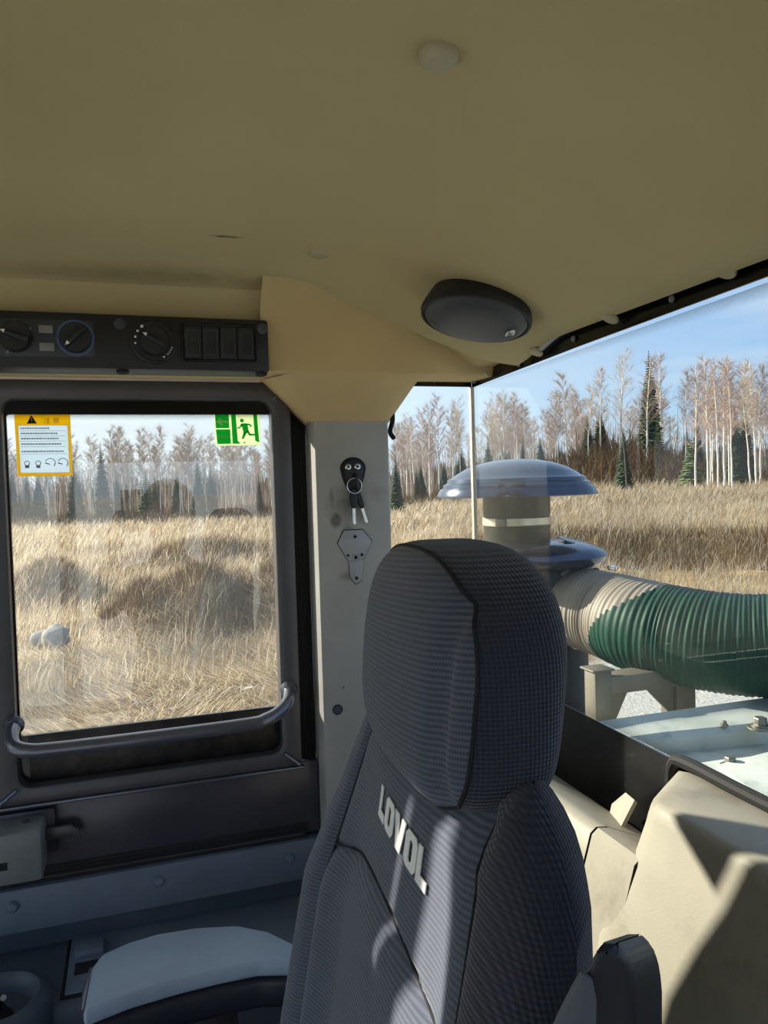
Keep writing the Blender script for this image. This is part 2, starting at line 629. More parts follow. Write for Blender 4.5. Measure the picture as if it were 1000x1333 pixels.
# headliner drop above the console, running forward along the right-hand side
bm = bm_new()
prof = [(1.085, 3.292), (1.105, 3.285), (1.114, 3.268), (1.116, 3.215), (1.118, 3.166), (1.300, 3.185), (1.300, 3.30)]
add_grid(bm, [[(x, y, z) for x, z in prof] for y in (0.29, 0.1, -0.10, -0.195)])
struct('trim_1', bm, 'headliner', 'headliner edge above the right-hand door', 40)

# corner block over the pillar, its soffit over the quarter window and the flare down to the pillar
bm = bm_new()
rows = []
for i in range(31):
    y = -0.180 - 0.418 * i / 30
    k = smooth01((-0.40 - y) / 0.17)
    arch = 0.012 * math.sin(math.pi * min(1, max(0, (-0.18 - y) / 0.26)))
    x0 = 1.094 + 0.110 * k
    ztop = 3.254 + arch - 0.054 * k
    zbot = 3.168 + 0.016 * k
    rows.append([(1.055, y, ceil_z(1.055, y) + 0.004), (x0 - 0.012 - 0.05 * k, y, ztop + 0.016 - 0.008 * k), (x0, y, ztop), (x0 + 0.003, y, (ztop + zbot) / 2),
                 (x0 + 0.005, y, zbot + 0.003), (x0 + 0.010, y, zbot), (1.31, y, 3.187)])
add_grid(bm, rows)
struct('trim_2', bm, 'corner_trim', 'beige moulded corner of the headliner above the rear pillar', 45)
bm = bm_new()
tl, tr_ = [(1.30, -0.205, 3.184), (1.15, -0.212, 3.170), (1.104, -0.222, 3.1685)], [(1.106, -0.400, 3.1695), (1.13, -0.437, 3.172), (1.30, -0.492, 3.187)]
bl, br = [(1.31, -0.285, 3.108), (1.255, -0.279, 3.110), (1.238, -0.287, 3.111)], [(1.238, -0.405, 3.111), (1.252, -0.418, 3.111), (1.31, -0.438, 3.112)]
top, bot = tl + tr_, bl + br
rows = []
for j in range(9):
    t = j / 8
    e = t + 0.10 * math.sin(math.pi * t)
    rows.append([tuple(a * (1 - (e if i == 0 else t)) + b * (e if i == 0 else t) for i, (a, b) in enumerate(zip(p, q))) for p, q in zip(top, bot)])
add_grid(bm, rows)
struct('trim_3', bm, 'corner_trim', 'beige flared trim joining headliner corner and grey pillar', 40)

# grey pillar between door and quarter window
bm = bm_new()
loop = [(1.32, -0.2835), (1.252, -0.2860), (1.243, -0.2875), (1.2395, -0.2935), (1.2395, -0.405), (1.242, -0.413), (1.250, -0.4175), (1.32, -0.4365)]
add_grid(bm, [[(x, y, z) for x, y in loop] for z in (3.113, 2.95, 2.75, 2.536)])
pillar = struct('pillar', bm, 'pillar_paint', 'grey painted rear pillar with key hook', 40)
bm = bm_new()
add_grid(bm, [[(x + 0.0015, y, z) for x, y in loop] for z in (2.5365, 2.3, 1.75)])
obj('lower_cover', bm, 'pillar_paint', pillar)
bm = bm_new()
M = frame_to((-1, 0, 0), (1.2398, -0.3105, 2.629))
add_lathe(bm, [(0.0088, 0), (0.0088, 0.0012), (0.0072, 0.0014)], M, 28)
pr = obj('plug_ring', bm, 'black_rubber', pillar)
bm = bm_new()
add_lathe(bm, [(0.0070, 0), (0.0070, 0.0022), (0.006, 0.0028), (0.0001, 0.003)], M, 28)
obj('plug', bm, 'dark_plate', pr)

# wall under the door and in front of the door
bm = bm_new()
add_box(bm, (1.290, -0.62, 1.70), (1.345, 1.0, 2.334))
wall_right = struct('wall_right', bm, 'ledge_plastic', 'right-hand lower wall of the cab')
bm = bm_new()
add_box(bm, (1.270, -0.40, 2.336), (1.34, 0.60, 2.404), bev=0.004)
strip = struct('trim_4', bm, 'grey_plastic', 'grey plastic strip with bolts under the door')
for p in ((1.2700, 0.1984, 2.3798), (1.2700, -0.0145, 2.3785), (1.2700, -0.2264, 2.3777)):
    bm = bm_new()
    add_lathe(bm, [(0.0088, 0), (0.0084, 0.003), (0.006, 0.0062), (0.0001, 0.0072)], frame_to((-1, 0, 0), p), 20)
    obj('bolt', bm, 'grey_plastic', strip)
bm = bm_new()                                   # unseen posts and header by the door; gaps shaped to throw seat's sun strips
add_box(bm, (1.290, 0.25, 2.40), (1.302, 0.483, 3.34))
add_box(bm, (1.290, 0.483, 2.40), (1.302, 0.499, 3.04))
add_box(bm, (1.290, 0.483, 3.195), (1.302, 0.499, 3.34))
slit = [(0.545, 2.62), (0.655, 2.62), (0.640, 3.00), (0.616, 3.160), (0.590, 3.208), (0.566, 3.238), (0.530, 3.246), (0.543, 3.17)]
rim_ = [(0.499, 2.40), (1.0, 2.40), (1.0, 2.9), (1.0, 3.2), (1.0, 3.34), (0.60, 3.34), (0.499, 3.34), (0.499, 2.9)]
add_ring(bm, at_x(rim_, 1.290), at_x(slit, 1.290), (0.012, 0, 0))
add_box(bm, (1.290, -0.28, 3.186), (1.345, 0.25, 3.34))
struct('wall_front_right', bm, 'frame_paint', 'unseen front right-hand wall of the cab, gaps shaped for the sun strips')

# rear wall under the glass, left wall with open doorway, windscreen wall
bm = bm_new()
add_box(bm, (-0.48, -0.66, 1.70), (1.34, -0.612, 2.56))
add_box(bm, (-0.48, -0.66, 3.222), (1.34, -0.612, 3.34))
struct('wall_rear', bm, 'dark_plate', 'rear wall of the cab round the rear window')
bm = bm_new()
add_box(bm, (-0.50, -0.66, 1.70), (-0.44, -0.47, 3.34))
add_box(bm, (-0.50, 0.21, 1.70), (-0.44, 0.27, 3.34))  # unseen side turned all pale gravel, added to brighten the door-glass reflection
add_box(bm, (-0.50, -0.47, 3.12), (-0.44, 0.21, 3.34))
add_box(bm, (-0.50, 0.27, 1.70), (-0.44, 1.0, 1.90))
add_box(bm, (-0.50, 0.94, 1.90), (-0.44, 1.0, 3.34))
add_box(bm, (-0.50, 0.27, 3.22), (-0.44, 0.94, 3.34))
struct('wall_left', bm, 'frame_paint', 'left wall of the cab with the open doorway')
bm = bm_new()
add_box(bm, (-0.474, 0.27, 1.90), (-0.469, 0.94, 3.22))
struct('window_3', bm, 'clear_glass', 'side window ahead of the left doorway')
bm = bm_new()
add_box(bm, (-0.50, 0.98, 1.70), (1.345, 1.04, 1.88))
add_box(bm, (-0.50, 0.98, 3.24), (1.345, 1.04, 3.34))
struct('wall_front', bm, 'frame_paint', 'front wall of the cab under the windscreen')
bm = bm_new()
add_box(bm, (-0.44, 1.0, 1.88), (1.30, 1.006, 3.24))
struct('window_4', bm, 'clear_glass', 'windscreen of the cab')

# ------------------------------------------------------------------ right-hand emergency door
inner = rrect(-0.2225, 0.1835, 2.556, 3.149, 0.018, 5)
outer = rrect(-0.2545, 0.245, 2.532, 3.178, 0.010, 5)
# the door's top rear corner is cut off at a slant
oc = list(outer)
# loop order: corners (y1,z0), (y1,z1), (y0,z1), (y0,z0): the third is the cut one
for j in range(6):
    t = j / 5
    oc[12 + j] = (-0.230 - 0.0245 * t, 3.178 - 0.045 * t)
bm = bm_new()
add_ring(bm, at_x(oc, 1.272), at_x(inner, 1.274), (0.009, 0, 0), bev=0.003)
add_ring(bm, at_x(rrect(-0.2300, 0.2300, 2.545, 3.160, 0.018, 5), 1.280), at_x(inner, 1.280), (0.022, 0, 0))
door = struct('door_1', bm, 'frame_paint', 'right-hand emergency door with dark metal frame, window and grab bar')
bm = bm_new()
add_ring(bm, at_x(rrect(-0.232, 0.195, 2.548, 3.157, 0.02, 5), 1.298), at_x(rrect(-0.2258, 0.1808, 2.630, 3.1275, 0.004, 5), 1.298), (0.006, 0, 0))
obj('window_gasket', bm, 'black_gloss', door)
bm = bm_new()
add_box(bm, (1.2965, -0.2225, 2.556), (1.2985, 0.170, 2.6285), bev=0.0008)
obj('dirty_lower_strip', bm, 'dirty_frit', door)
bm = bm_new()
add_box(bm, (1.305, -0.285, 2.545), (1.309, 0.20, 3.155))
pane = obj('window_pane', bm, 'door_glass', door, None)
MAT['dots_h'] = dot_fade('dots_h', 2, 3.1275, 3.118, 0.0017, 1)
bm = bm_new()
v = [bm.verts.new(p) for p in ((1.3042, -0.2258, 3.128), (1.3042, 0.1808, 3.128), (1.3042, 0.1808, 3.118), (1.3042, -0.2258, 3.118))]
bm.faces.new(v)
obj('dot_band', bm, 'dots_h', pane, None)
# lower skin, sill fold, hinge side seal, track
bm = bm_new()
add_box(bm, (1.281, -0.2835, 2.41), (1.316, 0.245, 2.534), bev=0.003)
obj('lower_panel', bm, 'door_skin', door)
bm = bm_new()
add_box(bm, (1.268, -0.258, 2.5265), (1.284, 0.245, 2.5315), bev=0.0018)
obj('sill_fold', bm, 'bar_paint', door)
for y0, y1 in ((-0.2645, -0.2585), (-0.2710, -0.2652), (-0.2775, -0.2717), (-0.2840, -0.2782)):
    bm = bm_new()
    add_box(bm, (1.2965, y0, 2.40), (1.2995, y1 + 0.0008, 3.150 + (y0 + 0.2585) * 1.3), bev=0.001)
    obj('edge_seal', bm, 'black_rubber', door)
for i, z in enumerate((2.408, 2.4145, 2.421, 2.4275)):
    bm = bm_new()
    add_tube(bm, [(1.279 + 0.001 * i, 0.40, z), (1.279 + 0.001 * i, -0.262, z)], 0.0027, 8)
    obj('track_rib', bm, 'black_rubber', door)
for z0_, z1_ in ((2.545, 2.640), (3.098, 3.155)):  # unseen masks behind the stile, added to end the pillar's sun strip
    bm = bm_new()
    add_box(bm, (1.300, -0.285, z0_), (1.3035, -0.231, z1_))
    obj('sun_strip_mask', bm, 'black_gloss', door)
# weld beads in the corners of the frame
for p, q in (((1.271, -0.222, 3.149), (1.271, -0.246, 3.166)), ((1.270, -0.224, 2.556), (1.268, -0.250, 2.534)), ((1.270, 0.186, 2.556), (1.269, 0.215, 2.534))):
    bm = bm_new()
    pts = [Vector(p).lerp(Vector(q), i / 6) + Vector((-0.001, 0, 0.0006 * (-1) ** i)) for i in range(7)]
    add_tube(bm, pts, [0.0028 + 0.0007 * (i % 2) for i in range(7)], 8)
    obj('weld_bead', bm, 'bar_paint', door)
# grab bar
bm = bm_new()
path = [(1.272, 0.186, 2.655), (1.240, 0.186, 2.650), (1.214, 0.178, 2.640), (1.203, 0.158, 2.635), (1.20, 0.125, 2.6335), (1.20, 0.0, 2.633), (1.20, -0.155, 2.6345),
        (1.203, -0.185, 2.638), (1.214, -0.208, 2.644), (1.238, -0.228, 2.654), (1.272, -0.237, 2.664)]
add_tube(bm, catmull(path, 6), 0.0108, 16)
bar = obj('grab_bar', bm, 'bar_paint', door, 60)
for p in ((1.271, 0.186, 2.656), (1.271, -0.236, 2.664)):
    bm = bm_new()
    add_lathe(bm, [(0.0155, 0), (0.0145, 0.003), (0.0118, 0.007), (0.0108, 0.009)], frame_to((-1, 0, -0.1), p), 24)
    obj('bar_foot', bm, 'bar_paint', bar)
# latch box at the front edge of the door
bm = bm_new()
add_box(bm, (1.206, 0.147, 2.441), (1.272, 0.275, 2.516), bev=0.006)
MAT['latch_paint'] = simple('latch_paint', srgb(116, 120, 120), 0.45)
latch = obj('latch_box', bm, 'latch_paint', door)
bm = bm_new()
add_box(bm, (1.205, 0.1935, 2.4655), (1.2075, 0.24, 2.4765))
obj('slot', bm, 'black_rubber', latch)
bm = bm_new()
add_box(bm, (1.268, 0.134, 2.455), (1.28, 0.235, 2.522), bev=0.002)
obj('mounting_plate', bm, 'door_skin', latch)
bm = bm_new()
add_prism(bm, [(1.255, y, z) for y, z in ((0.150, 2.497), (0.112, 2.497), (0.100, 2.488), (0.098, 2.474), (0.108, 2.470), (0.113, 2.480), (0.150, 2.478))], (0.008, 0, 0), 0.0015)
obj('lever_hook', bm, 'frame_paint', latch)
bm = bm_new()
add_lathe(bm, [(0.0055, 0), (0.0055, 0.003), (0.0001, 0.004)], frame_to((0, 0, 1), (1.245, 0.172, 2.5155)), 14)
obj('screw', bm, 'dark_plate', latch)

# ------------------------------------------------------------------ rear and quarter windows
bm = bm_new()
v = [(-0.46, YR, 2.545), (1.292, YR, 2.545), (1.292, YR, 3.205), (0.60, YR, 3.218), (-0.46, YR, 3.218)]
add_prism(bm, v, (0, -0.005, 0))
win = struct('window_1', bm, 'rear_glass', 'large frameless rear window with black printed border', None)
bm = bm_new()
add_prism(bm, [(-0.46, YR + 0.003, 3.196), (0.60, YR + 0.003, 3.194), (0.95, YR + 0.003, 3.187), (1.294, YR + 0.003, 3.1765), (1.294, YR + 0.003, 3.205), (0.60, YR + 0.003, 3.235), (-0.46, YR + 0.003, 3.235)], (0, -0.0025, 0))
obj('top_border', bm, 'black_gloss', win)
bm = bm_new()
add_prism(bm, [(-0.46, YR + 0.003, 2.50), (1.292, YR + 0.003, 2.50), (1.292, YR + 0.003, 2.671), (0.60, YR + 0.003, 2.663), (-0.46, YR + 0.003, 2.663)], (0, -0.0025, 0))
obj('lower_border', bm, 'dusty_frit', win)
MAT['dots_r'] = dot_fade('dots_r', 2, 3.190, 3.172, 0.0022, 0)
MAT['dots_b'] = dot_fade('dots_b', 2, 2.663, 2.685, 0.0024, 0)
for a, b, m in (((3.194, 3.1765), 3.155, 'dots_r'), ((2.663, 2.671), 2.69, 'dots_b')):
    bm = bm_new()
    vv = [bm.verts.new(p) for p in ((0.30, YR + 0.001, a[0]), (1.292, YR + 0.001, a[1]), (1.292, YR + 0.001, b), (0.30, YR + 0.001, b))]
    bm.faces.new(vv)
    obj('dot_band', bm, m, win, None)
for p in ((0.7398, -0.5950, 3.2049), (0.9469, -0.5950, 3.1990), (1.1077, -0.5950, 3.1893), (1.2771, -0.5950, 3.1860)):
    bm = bm_new()
    add_lathe(bm, [(0.0045, 0), (0.004, 0.002), (0.0001, 0.003)], frame_to((0, 1, 0), p), 14)
    obj('border_stud', bm, 'label_grey', win)
bm = bm_new()
add_box(bm, (XR, YR - 0.004, 2.50), (XR + 0.005, -0.425, 3.19))
qw = struct('window_2', bm, 'clear_glass', 'narrow quarter window beside the grey pillar', None)
bm = bm_new()
add_box(bm, (XR - 0.003, YR + 0.002, 3.178), (XR - 0.0005, -0.43, 3.20))
obj('top_border', bm, 'black_gloss', qw)
bm = bm_new()
add_lathe(bm, [(0.0045, 0), (0.004, 0.002), (0.0001, 0.003)], frame_to((-1, 0, 0), (1.2960, -0.5234, 3.1890)), 14)
obj('border_stud', bm, 'label_grey', qw)
bm = bm_new()
add_box(bm, (XR - 0.0085, YR - 0.001, 2.50), (XR + 0.001, YR + 0.007, 3.178), bev=0.002)
struct('trim_5', bm, 'seam_silicone', 'pale sealed joint between quarter and rear window')
bm = bm_new()
add_tube(bm, catmull([(1.2850, -0.4386, 3.1283), (1.2700, -0.4331, 3.1135), (1.2700, -0.4283, 3.0949), (1.2720, -0.4357, 3.0829)], 5), 0.0042, 8)
tag(obj('strap', bm, 'black_rubber'), 'short black rubber strap end hanging at the pillar beside the quarter window', 'strap')

# rear seal and the two moulded covers under the rear glass
bm = bm_new()
add_tube(bm, catmull([(0.752, -0.592, 2.64), (0.745, -0.590, 2.664), (0.72, -0.588, 2.674), (0.60, -0.586, 2.673), (0.3, -0.586, 2.673), (-0.45, -0.586, 2.673)], 5), 0.0075, 10)
struct('trim_6', bm, 'black_rubber', 'black rubber seal along the foot of the rear glass')
prof = [(-0.592, 2.655), (-0.588, 2.666), (-0.575, 2.6685), (-0.535, 2.668), (-0.506, 2.667), (-0.4995, 2.6645), (-0.4955, 2.659), (-0.4935, 2.650), (-0.484, 2.615), (-0.470, 2.577), (-0.452, 2.52), (-0.415, 2.30), (-0.37, 1.76)]
bm = bm_new()
rows = []
for x, dz, dy in ((-0.45, 0, 0), (0.0, 0, 0), (0.3, 0, 0), (0.5, 0, 0), (0.60, 0, 0), (0.622, -0.0015, -0.001), (0.636, -0.006, -0.005), (0.645, -0.014, -0.012), (0.650, -0.026, -0.024), (0.653, -0.045, -0.045), (0.655, -0.075, -0.13)):
    row = []
    for k, (y, z) in enumerate(prof):
        low = smooth01((2.665 - z) / 0.16)
        e = smooth01((x - 0.55) / 0.10)
        zz = z + dz * (1 - low)
        yy = max(y + dy * (0.3 if k < 2 else 1) * (1 - 0.95 * low), -0.596)
        skew = 0.080 * min(1, max(0, (-0.497 - y) / 0.092)) * smooth01((x - 0.35) / 0.28)
        row.append((x + 0.038 * e + 0.012 * e * min(1, max(0, (2.66 - z) / 0.15)) + skew * 0.8, yy, zz))
    rows.append(row)
add_grid(bm, rows)
cover = struct('trim_7', bm, 'beige_trim', 'tall beige moulded cover under the rear window', 50)
prof2 = [(-0.606, 2.545), (-0.560, 2.578), (-0.500, 2.604), (-0.486, 2.606), (-0.478, 2.600), (-0.4712, 2.578), (-0.4532, 2.52), (-0.4162, 2.30), (-0.371, 1.76)]
bm = bm_new()
add_grid(bm, [[(x, y, z) for y, z in prof2] for x in (0.745, 0.70, 0.668)])
obj('low_step', bm, 'beige_trim', cover)
bm = bm_new()
add_grid(bm, [[(x, y, z - 0.0005) for y, z in prof2] for x in (1.295, 1.0, 0.80, 0.749)])
struct('trim_8', bm, 'beige_trim', 'low beige ledge beside the tall rear cover', 50)
bm = bm_new()
add_prism(bm, [(0.8431, -0.5750, 2.5777), (0.8130, -0.5750, 2.6042), (0.7739, -0.5600, 2.6119), (0.7740, -0.5400, 2.5825), (0.7945, -0.5300, 2.5614)], (0.0, 0.004, 0.004))
obj('tab', bm, 'beige_trim', cover)

# ------------------------------------------------------------------ side ledge, tray, cup
bm = bm_new()
add_prism(bm, [(x, 0.60, z) for x, z in ((1.30, 2.300), (1.150, 2.300), (1.136, 2.296), (1.130, 2.285), (1.120, 2.15), (1.05, 1.76), (1.30, 1.76))], (0, -1.0, 0), 0.004)
ledge = struct('trim_9', bm, 'ledge_plastic', 'dark plastic side ledge beside the seat')
bm = bm_new()
add_box(bm, (1.146, -0.30, 2.296), (1.296, 0.1195, 2.3035), bev=0.002)
tray = obj('tray_lid', bm, 'grey_plastic', ledge)
bm = bm_new()
add_box(bm, (1.141, -0.305, 2.2985), (1.2995, 0.1245, 2.3008))
obj('tray_gap', bm, 'black_rubber', ledge)
bm = bm_new()
add_box(bm, (1.225, 0.070, 2.300), (1.262, 0.112, 2.3135), bev=0.004)
obj('tray_step', bm, 'grey_plastic', tray)
bm = bm_new()
add_box(bm, (1.185, 0.078, 2.3025), (1.215, 0.11, 2.3045), bev=0.001)
obj('tray_recess', bm, 'black_plastic', tray)
t = thing('lever_console', 'dark round lever housing with raised rim at the front of the side ledge', 'console', (1.155, 0.205, 2.25))
bm = bm_new()
add_lathe(bm, [(0.074, 0.0), (0.072, 0.060), (0.066, 0.074), (0.056, 0.079), (0.049, 0.074), (0.044, 0.055), (0.040, 0.030)], Matrix.Translation((1.140, 0.205, 2.245)), 40, close_top=True)
obj('rim', bm, 'ledge_plastic', t, 50)
bm = bm_new()
add_lathe(bm, [(0.043, 0), (0.030, 0.018), (0.014, 0.028), (0.012, 0.034)], Matrix.Translation((1.140, 0.205, 2.274)), 30)
obj('boot', bm, 'black_rubber', t, 50)
bm = bm_new()
add_tube(bm, [(1.140, 0.205, 2.30), (1.125, 0.198, 2.325), (1.11, 0.190, 2.338)], [0.0055, 0.005, 0.004], 10)
obj('lever', bm, 'chrome', t, 50)

# ------------------------------------------------------------------ armrest pad between seat and door
t = thing('padded_armrest', 'grey padded armrest on dark base between seat and emergency door', 'armrest', (0.98, -0.02, 2.30))
ax = [(0.9124, 0.0767, 2.4200), (0.9937, 0.0745, 2.4200), (1.0235, 0.0615, 2.4200), (1.0382, 0.0311, 2.4200), (1.0455, -0.0074, 2.4200), (1.0418, -0.0566, 2.4200), (1.0268, -0.1106, 2.4200), (0.9976, -0.1471, 2.4200), (0.9561, -0.1746, 2.4200),
      (0.9183, -0.1669, 2.4200), (0.9337, -0.1221, 2.4200), (0.9352, -0.0758, 2.4200), (0.9331, -0.0279, 2.4200), (0.9268, 0.0260, 2.4200)]
bm = bm_new()
add_prism(bm, [(p[0], p[1], 2.400) for p in ax], (0, 0, 0.020), 0.006, 3)
obj('pad', bm, 'pad_vinyl', t, 50)
cx, cy = sum(p[0] for p in ax) / len(ax), sum(p[1] for p in ax) / len(ax)
bm = bm_new()
add_prism(bm, [(cx + (p[0] - cx) * 1.03 - 0.002, cy + (p[1] - cy) * 1.015, 2.362) for p in ax], (0, 0, 0.038), 0.007, 3)
base = obj('base', bm, 'armrest_plastic', t, 50)
bm = bm_new()
add_box(bm, (0.96, -0.10, 1.75), (1.02, -0.03, 2.366), bev=0.01)
obj('post', bm, 'black_plastic', t)
bm = bm_new()
add_tube(bm, catmull([(0.9209, 0.0791, 2.4150), (0.9565, 0.0769, 2.4170), (0.9978, 0.0722, 2.4170)], 4), 0.003, 8)
obj('edge_trim', bm, 'bar_paint', base)

# ------------------------------------------------------------------ overhead control console
t = thing('control_console', 'long black overhead control panel with knobs above the emergency door', 'control panel', (1.10, 0.0, 3.165))
XC = 1.080
bm = bm_new()
add_box(bm, (XC, -0.1885, 3.1655), (1.135, 0.29, 3.2385), bev=0.0045)
obj('housing', bm, 'black_plastic', t)
bm = bm_new()
fp = [(1.0790, 0.1868, 3.2269), (1.0790, 0.0447, 3.2275), (1.0790, 0.0411, 3.2237), (1.0790, 0.0408, 3.1847), (1.0790, 0.0447, 3.1806), (1.0790, 0.1889, 3.1782)]
add_prism(bm, [(1.0785, p[1], p[2]) for p in fp], (0.003, 0, 0), 0.0006)
plate = obj('face_plate', bm, 'dark_plate', t, label='dark blue grey face plate')
for a, b in (((1.0780, 0.1076, 3.2201), (1.0780, 0.0908, 3.2099)), ((1.0780, 0.1076, 3.1976), (1.0780, 0.0899, 3.1872))):
    bm = bm_new()
    add_box(bm, (1.0772, b[1], b[2]), (1.079, a[1], a[2]), bev=0.0005)
    obj('indicator', bm, 'label_grey', plate, label='pale rectangular indicator')


def add_knob(parent, c, r, name='knob', ptr_angle=200, ring=None, wings=True):
    M = frame_to((-1, 0, 0), (1.0785, c[1], c[2]))
    bm = bm_new()
    add_lathe(bm, [(r, 0), (r, 0.004), (r * 0.94, 0.008), (r * 0.9, 0.009)], M, 36)
    k = obj(name, bm, 'black_plastic', parent, label='black rotary knob')
    d = (math.cos(math.radians(ptr_angle)), math.sin(math.radians(ptr_angle)))     # in (-y, z) as seen from inside the cab
    bm = bm_new()
    w = r * 0.2
    a = Vector((0, -d[0], d[1])); b = Vector((0, -d[1], -d[0]))
    cc = Vector((1.0705, c[1], c[2]))
    poly = [cc + a * r * 0.88 + b * w * 0.6, cc + a * r * 0.88 - b * w * 0.6, cc - a * r * 0.86 - b * w * 1.1, cc - a * r * 0.86 + b * w * 1.1]
    add_prism(bm, poly, (-0.0085, 0, 0), 0.0015)
    obj('grip', bm, 'black_plastic', k)
    bm = bm_new()
    q = cc + a * r * 0.66 + Vector((-0.0092, 0, 0))
    s = r * 0.13
    add_prism(bm, [q + a * s * 1.3, q - a * s * 0.8 + b * s, q - a * s * 0.8 - b * s], (0.001, 0, 0))
    obj('pointer', bm, 'white_print', k)
    return k


k1 = add_knob(t, (1.0800, 0.1350, 3.2044), 0.0200, ptr_angle=160)
k2 = add_knob(t, (1.0800, 0.0639, 3.2047), 0.0200, ptr_angle=225)
bm = bm_new()
c = (1.0800, 0.0639, 3.2047)
add_lathe(bm, [(0.0235, 0), (0.0235, 0.0012), (0.0205, 0.0014)], frame_to((-1, 0, 0), (1.0785, c[1], c[2])), 36)
MAT['blue_ring'] = simple('blue_ring', srgb(74, 92, 130), 0.5)
obj('knob_ring', bm, 'blue_ring', plate, label='thin blue ring round a knob')
bm = bm_new()
c = (1.0800, -0.0338, 3.2036)
add_lathe(bm, [(0.0305, 0), (0.0300, 0.0025), (0.0275, 0.0035), (0.0265, 0.0025)], frame_to((-1, 0, 0), (1.080, c[1], c[2])), 44)
dial = obj('dial', bm, 'black_plastic', t, label='large black dial with white marks')
kk = add_knob(t, c, 0.0200, ptr_angle=150)
marks = bm_new()
for a, s in ((128, 0.0018), (148, 0.0014), (168, 0.0014), (188, 0.0012), (-20, 0.0009), (-28, 0.0009), (-36, 0.0009), (-44, 0.0009), (-60, 0.0012)):
    q = Vector((1.0765, c[1] - 0.0242 * math.cos(math.radians(a)), c[2] + 0.0242 * math.sin(math.radians(a))))
    add_box(marks, (q.x, q.y - s, q.z - s), (q.x + 0.0008, q.y + s, q.z + s))
mo = obj('dial_marks', marks, 'white_print', dial)
mo['kind'] = 'stuff'
pm = bm_new()
for p in ((1.0782, 0.1352, 3.2239), (1.0782, 0.1251, 3.2214), (1.0782, 0.1178, 3.2149), (1.0782, 0.1449, 3.1849), (1.0782, 0.0515, 3.1858)):
    add_box(pm, (1.0780, p[1] - 0.0014, p[2] - 0.0018), (1.0787, p[1] + 0.0014, p[2] + 0.0018))
po = obj('plate_marks', pm, 'grey_print', plate)
po['kind'] = 'stuff'
bm = bm_new()
pts = [(1.0800, -0.0693, 3.2300), (1.0800, -0.1710, 3.2289), (1.0800, -0.1692, 3.1777), (1.0800, -0.0688, 3.1777)]
z0, z1 = (pts[2][2] + pts[3][2]) / 2, (pts[0][2] + pts[1][2]) / 2
y0, y1 = pts[1][1], pts[0][1]
add_ring(bm, at_x(rrect(y0, y1, z0, z1, 0.004, 4), 1.0765), at_x(rrect(y0 + 0.0028, y1 - 0.0028, z0 + 0.0028, z1 - 0.0028, 0.002, 4), 1.0765), (0.005, 0, 0), 0.0008)
bezel = obj('switch_bezel', bm, 'black_gloss', t)
wy = (y1 - y0 - 0.0064) / 4
for i in range(4):
    a = y1 - 0.0032 - wy * i
    bm = bm_new()
    add_prism(bm, [(x, a - 0.0006, z) for x, z in ((1.0745, z1 - 0.004), (1.0775, (z0 + z1) / 2), (1.0755, z0 + 0.004), (1.083, z0 + 0.004), (1.083, z1 - 0.004))], (0, -(wy - 0.0012), 0), 0.0009)
    sw = obj('rocker_switch', bm, 'black_plastic', t)
    bm = bm_new()
    add_ring(bm, [(1.0752, y, z) for y, z in rrect(a - wy + 0.0035, a - 0.0035, z0 + 0.009, z1 - 0.009, 0.001, 2)],
             [(1.0752, y, z) for y, z in rrect(a - wy + 0.0045, a - 0.0045, z0 + 0.010, z1 - 0.010, 0.001, 2)], (0.0016, 0, 0))
    obj('switch_rim', bm, 'dark_plate', sw)
for c in ((1.0800, 0.0087, 3.2256), (1.0800, -0.1800, 3.2255)):
    bm = bm_new()
    add_lathe(bm, [(0.0078, 0), (0.0076, 0.0014), (0.0066, 0.002), (0.0001, 0.0022)], frame_to((-1, 0, 0), (1.080, c[1], c[2])), 22)
    obj('plug', bm, 'dark_plate', t)
for c in ((1.0850, 0.0074, 3.1616), (1.0850, -0.1780, 3.1621)):
    bm = bm_new()
    add_lathe(bm, [(0.0085, 0), (0.008, 0.0035), (0.005, 0.005), (0.0001, 0.0055)], frame_to((-0.25, 0, -1), (1.090, c[1], 3.1662)), 18)
    obj('fastener', bm, 'black_rubber', t)

# ------------------------------------------------------------------ ceiling speaker
sc = Vector((0.9374, -0.4414, 3.2218))
t = thing('ceiling_speaker', 'black oval speaker hanging from the headliner above the rear corner', 'speaker', sc)
M = frame_to((-0.12, 0.25, -1.0), sc)
bm = bm_new()
add_lathe(bm, [(0.062, -0.030), (0.072, -0.008), (0.0745, 0.000), (0.0735, 0.0055), (0.0705, 0.0065), (0.0690, 0.004)], M, 56)
obj('rim', bm, 'black_plastic', t, 40)
t2 = NT('speaker_grille')
sep = t2.n('SeparateXYZ'); t2.l(t2.coord(), sep.inputs[0])
hx = t2.math('MULTIPLY', t2.math('SINE', t2.math('MULTIPLY', sep.outputs[0], 2500)), t2.math('SINE', t2.math('MULTIPLY', sep.outputs[1], 2500)))
t2.set(t2.mix(t2.math('ADD', t2.math('MULTIPLY', hx, 0.3), 0.5), srgb(44, 45, 48), srgb(82, 84, 88)), 0.5)
MAT['speaker_grille'] = t2.m
bm = bm_new()
add_lathe(bm, [(0.0692, 0.004), (0.066, 0.0085), (0.054, 0.0135), (0.032, 0.017), (0.0001, 0.018)], M, 56, close_bot=False)
grille = obj('grille', bm, 'speaker_grille', t, 60)
bm = bm_new()
bc = M.inverted() @ Vector((0.9214, -0.4708, 3.1873))
poly = []
bd = Vector((bc.x, bc.y, 0)).normalized()
bs = Vector((-bd.y, bd.x, 0))
bo = bd * 0.048
for i in range(16):
    a = 2 * math.pi * i / 16
    q = bo + bs * 0.0105 * math.copysign(abs(math.cos(a)) ** 0.6, math.cos(a)) + bd * 0.0058 * math.copysign(abs(math.sin(a)) ** 0.6, math.sin(a))
    poly.append(M @ Vector((q.x, q.y, 0.0145 + (0.048 - q.length) * 0.3)))
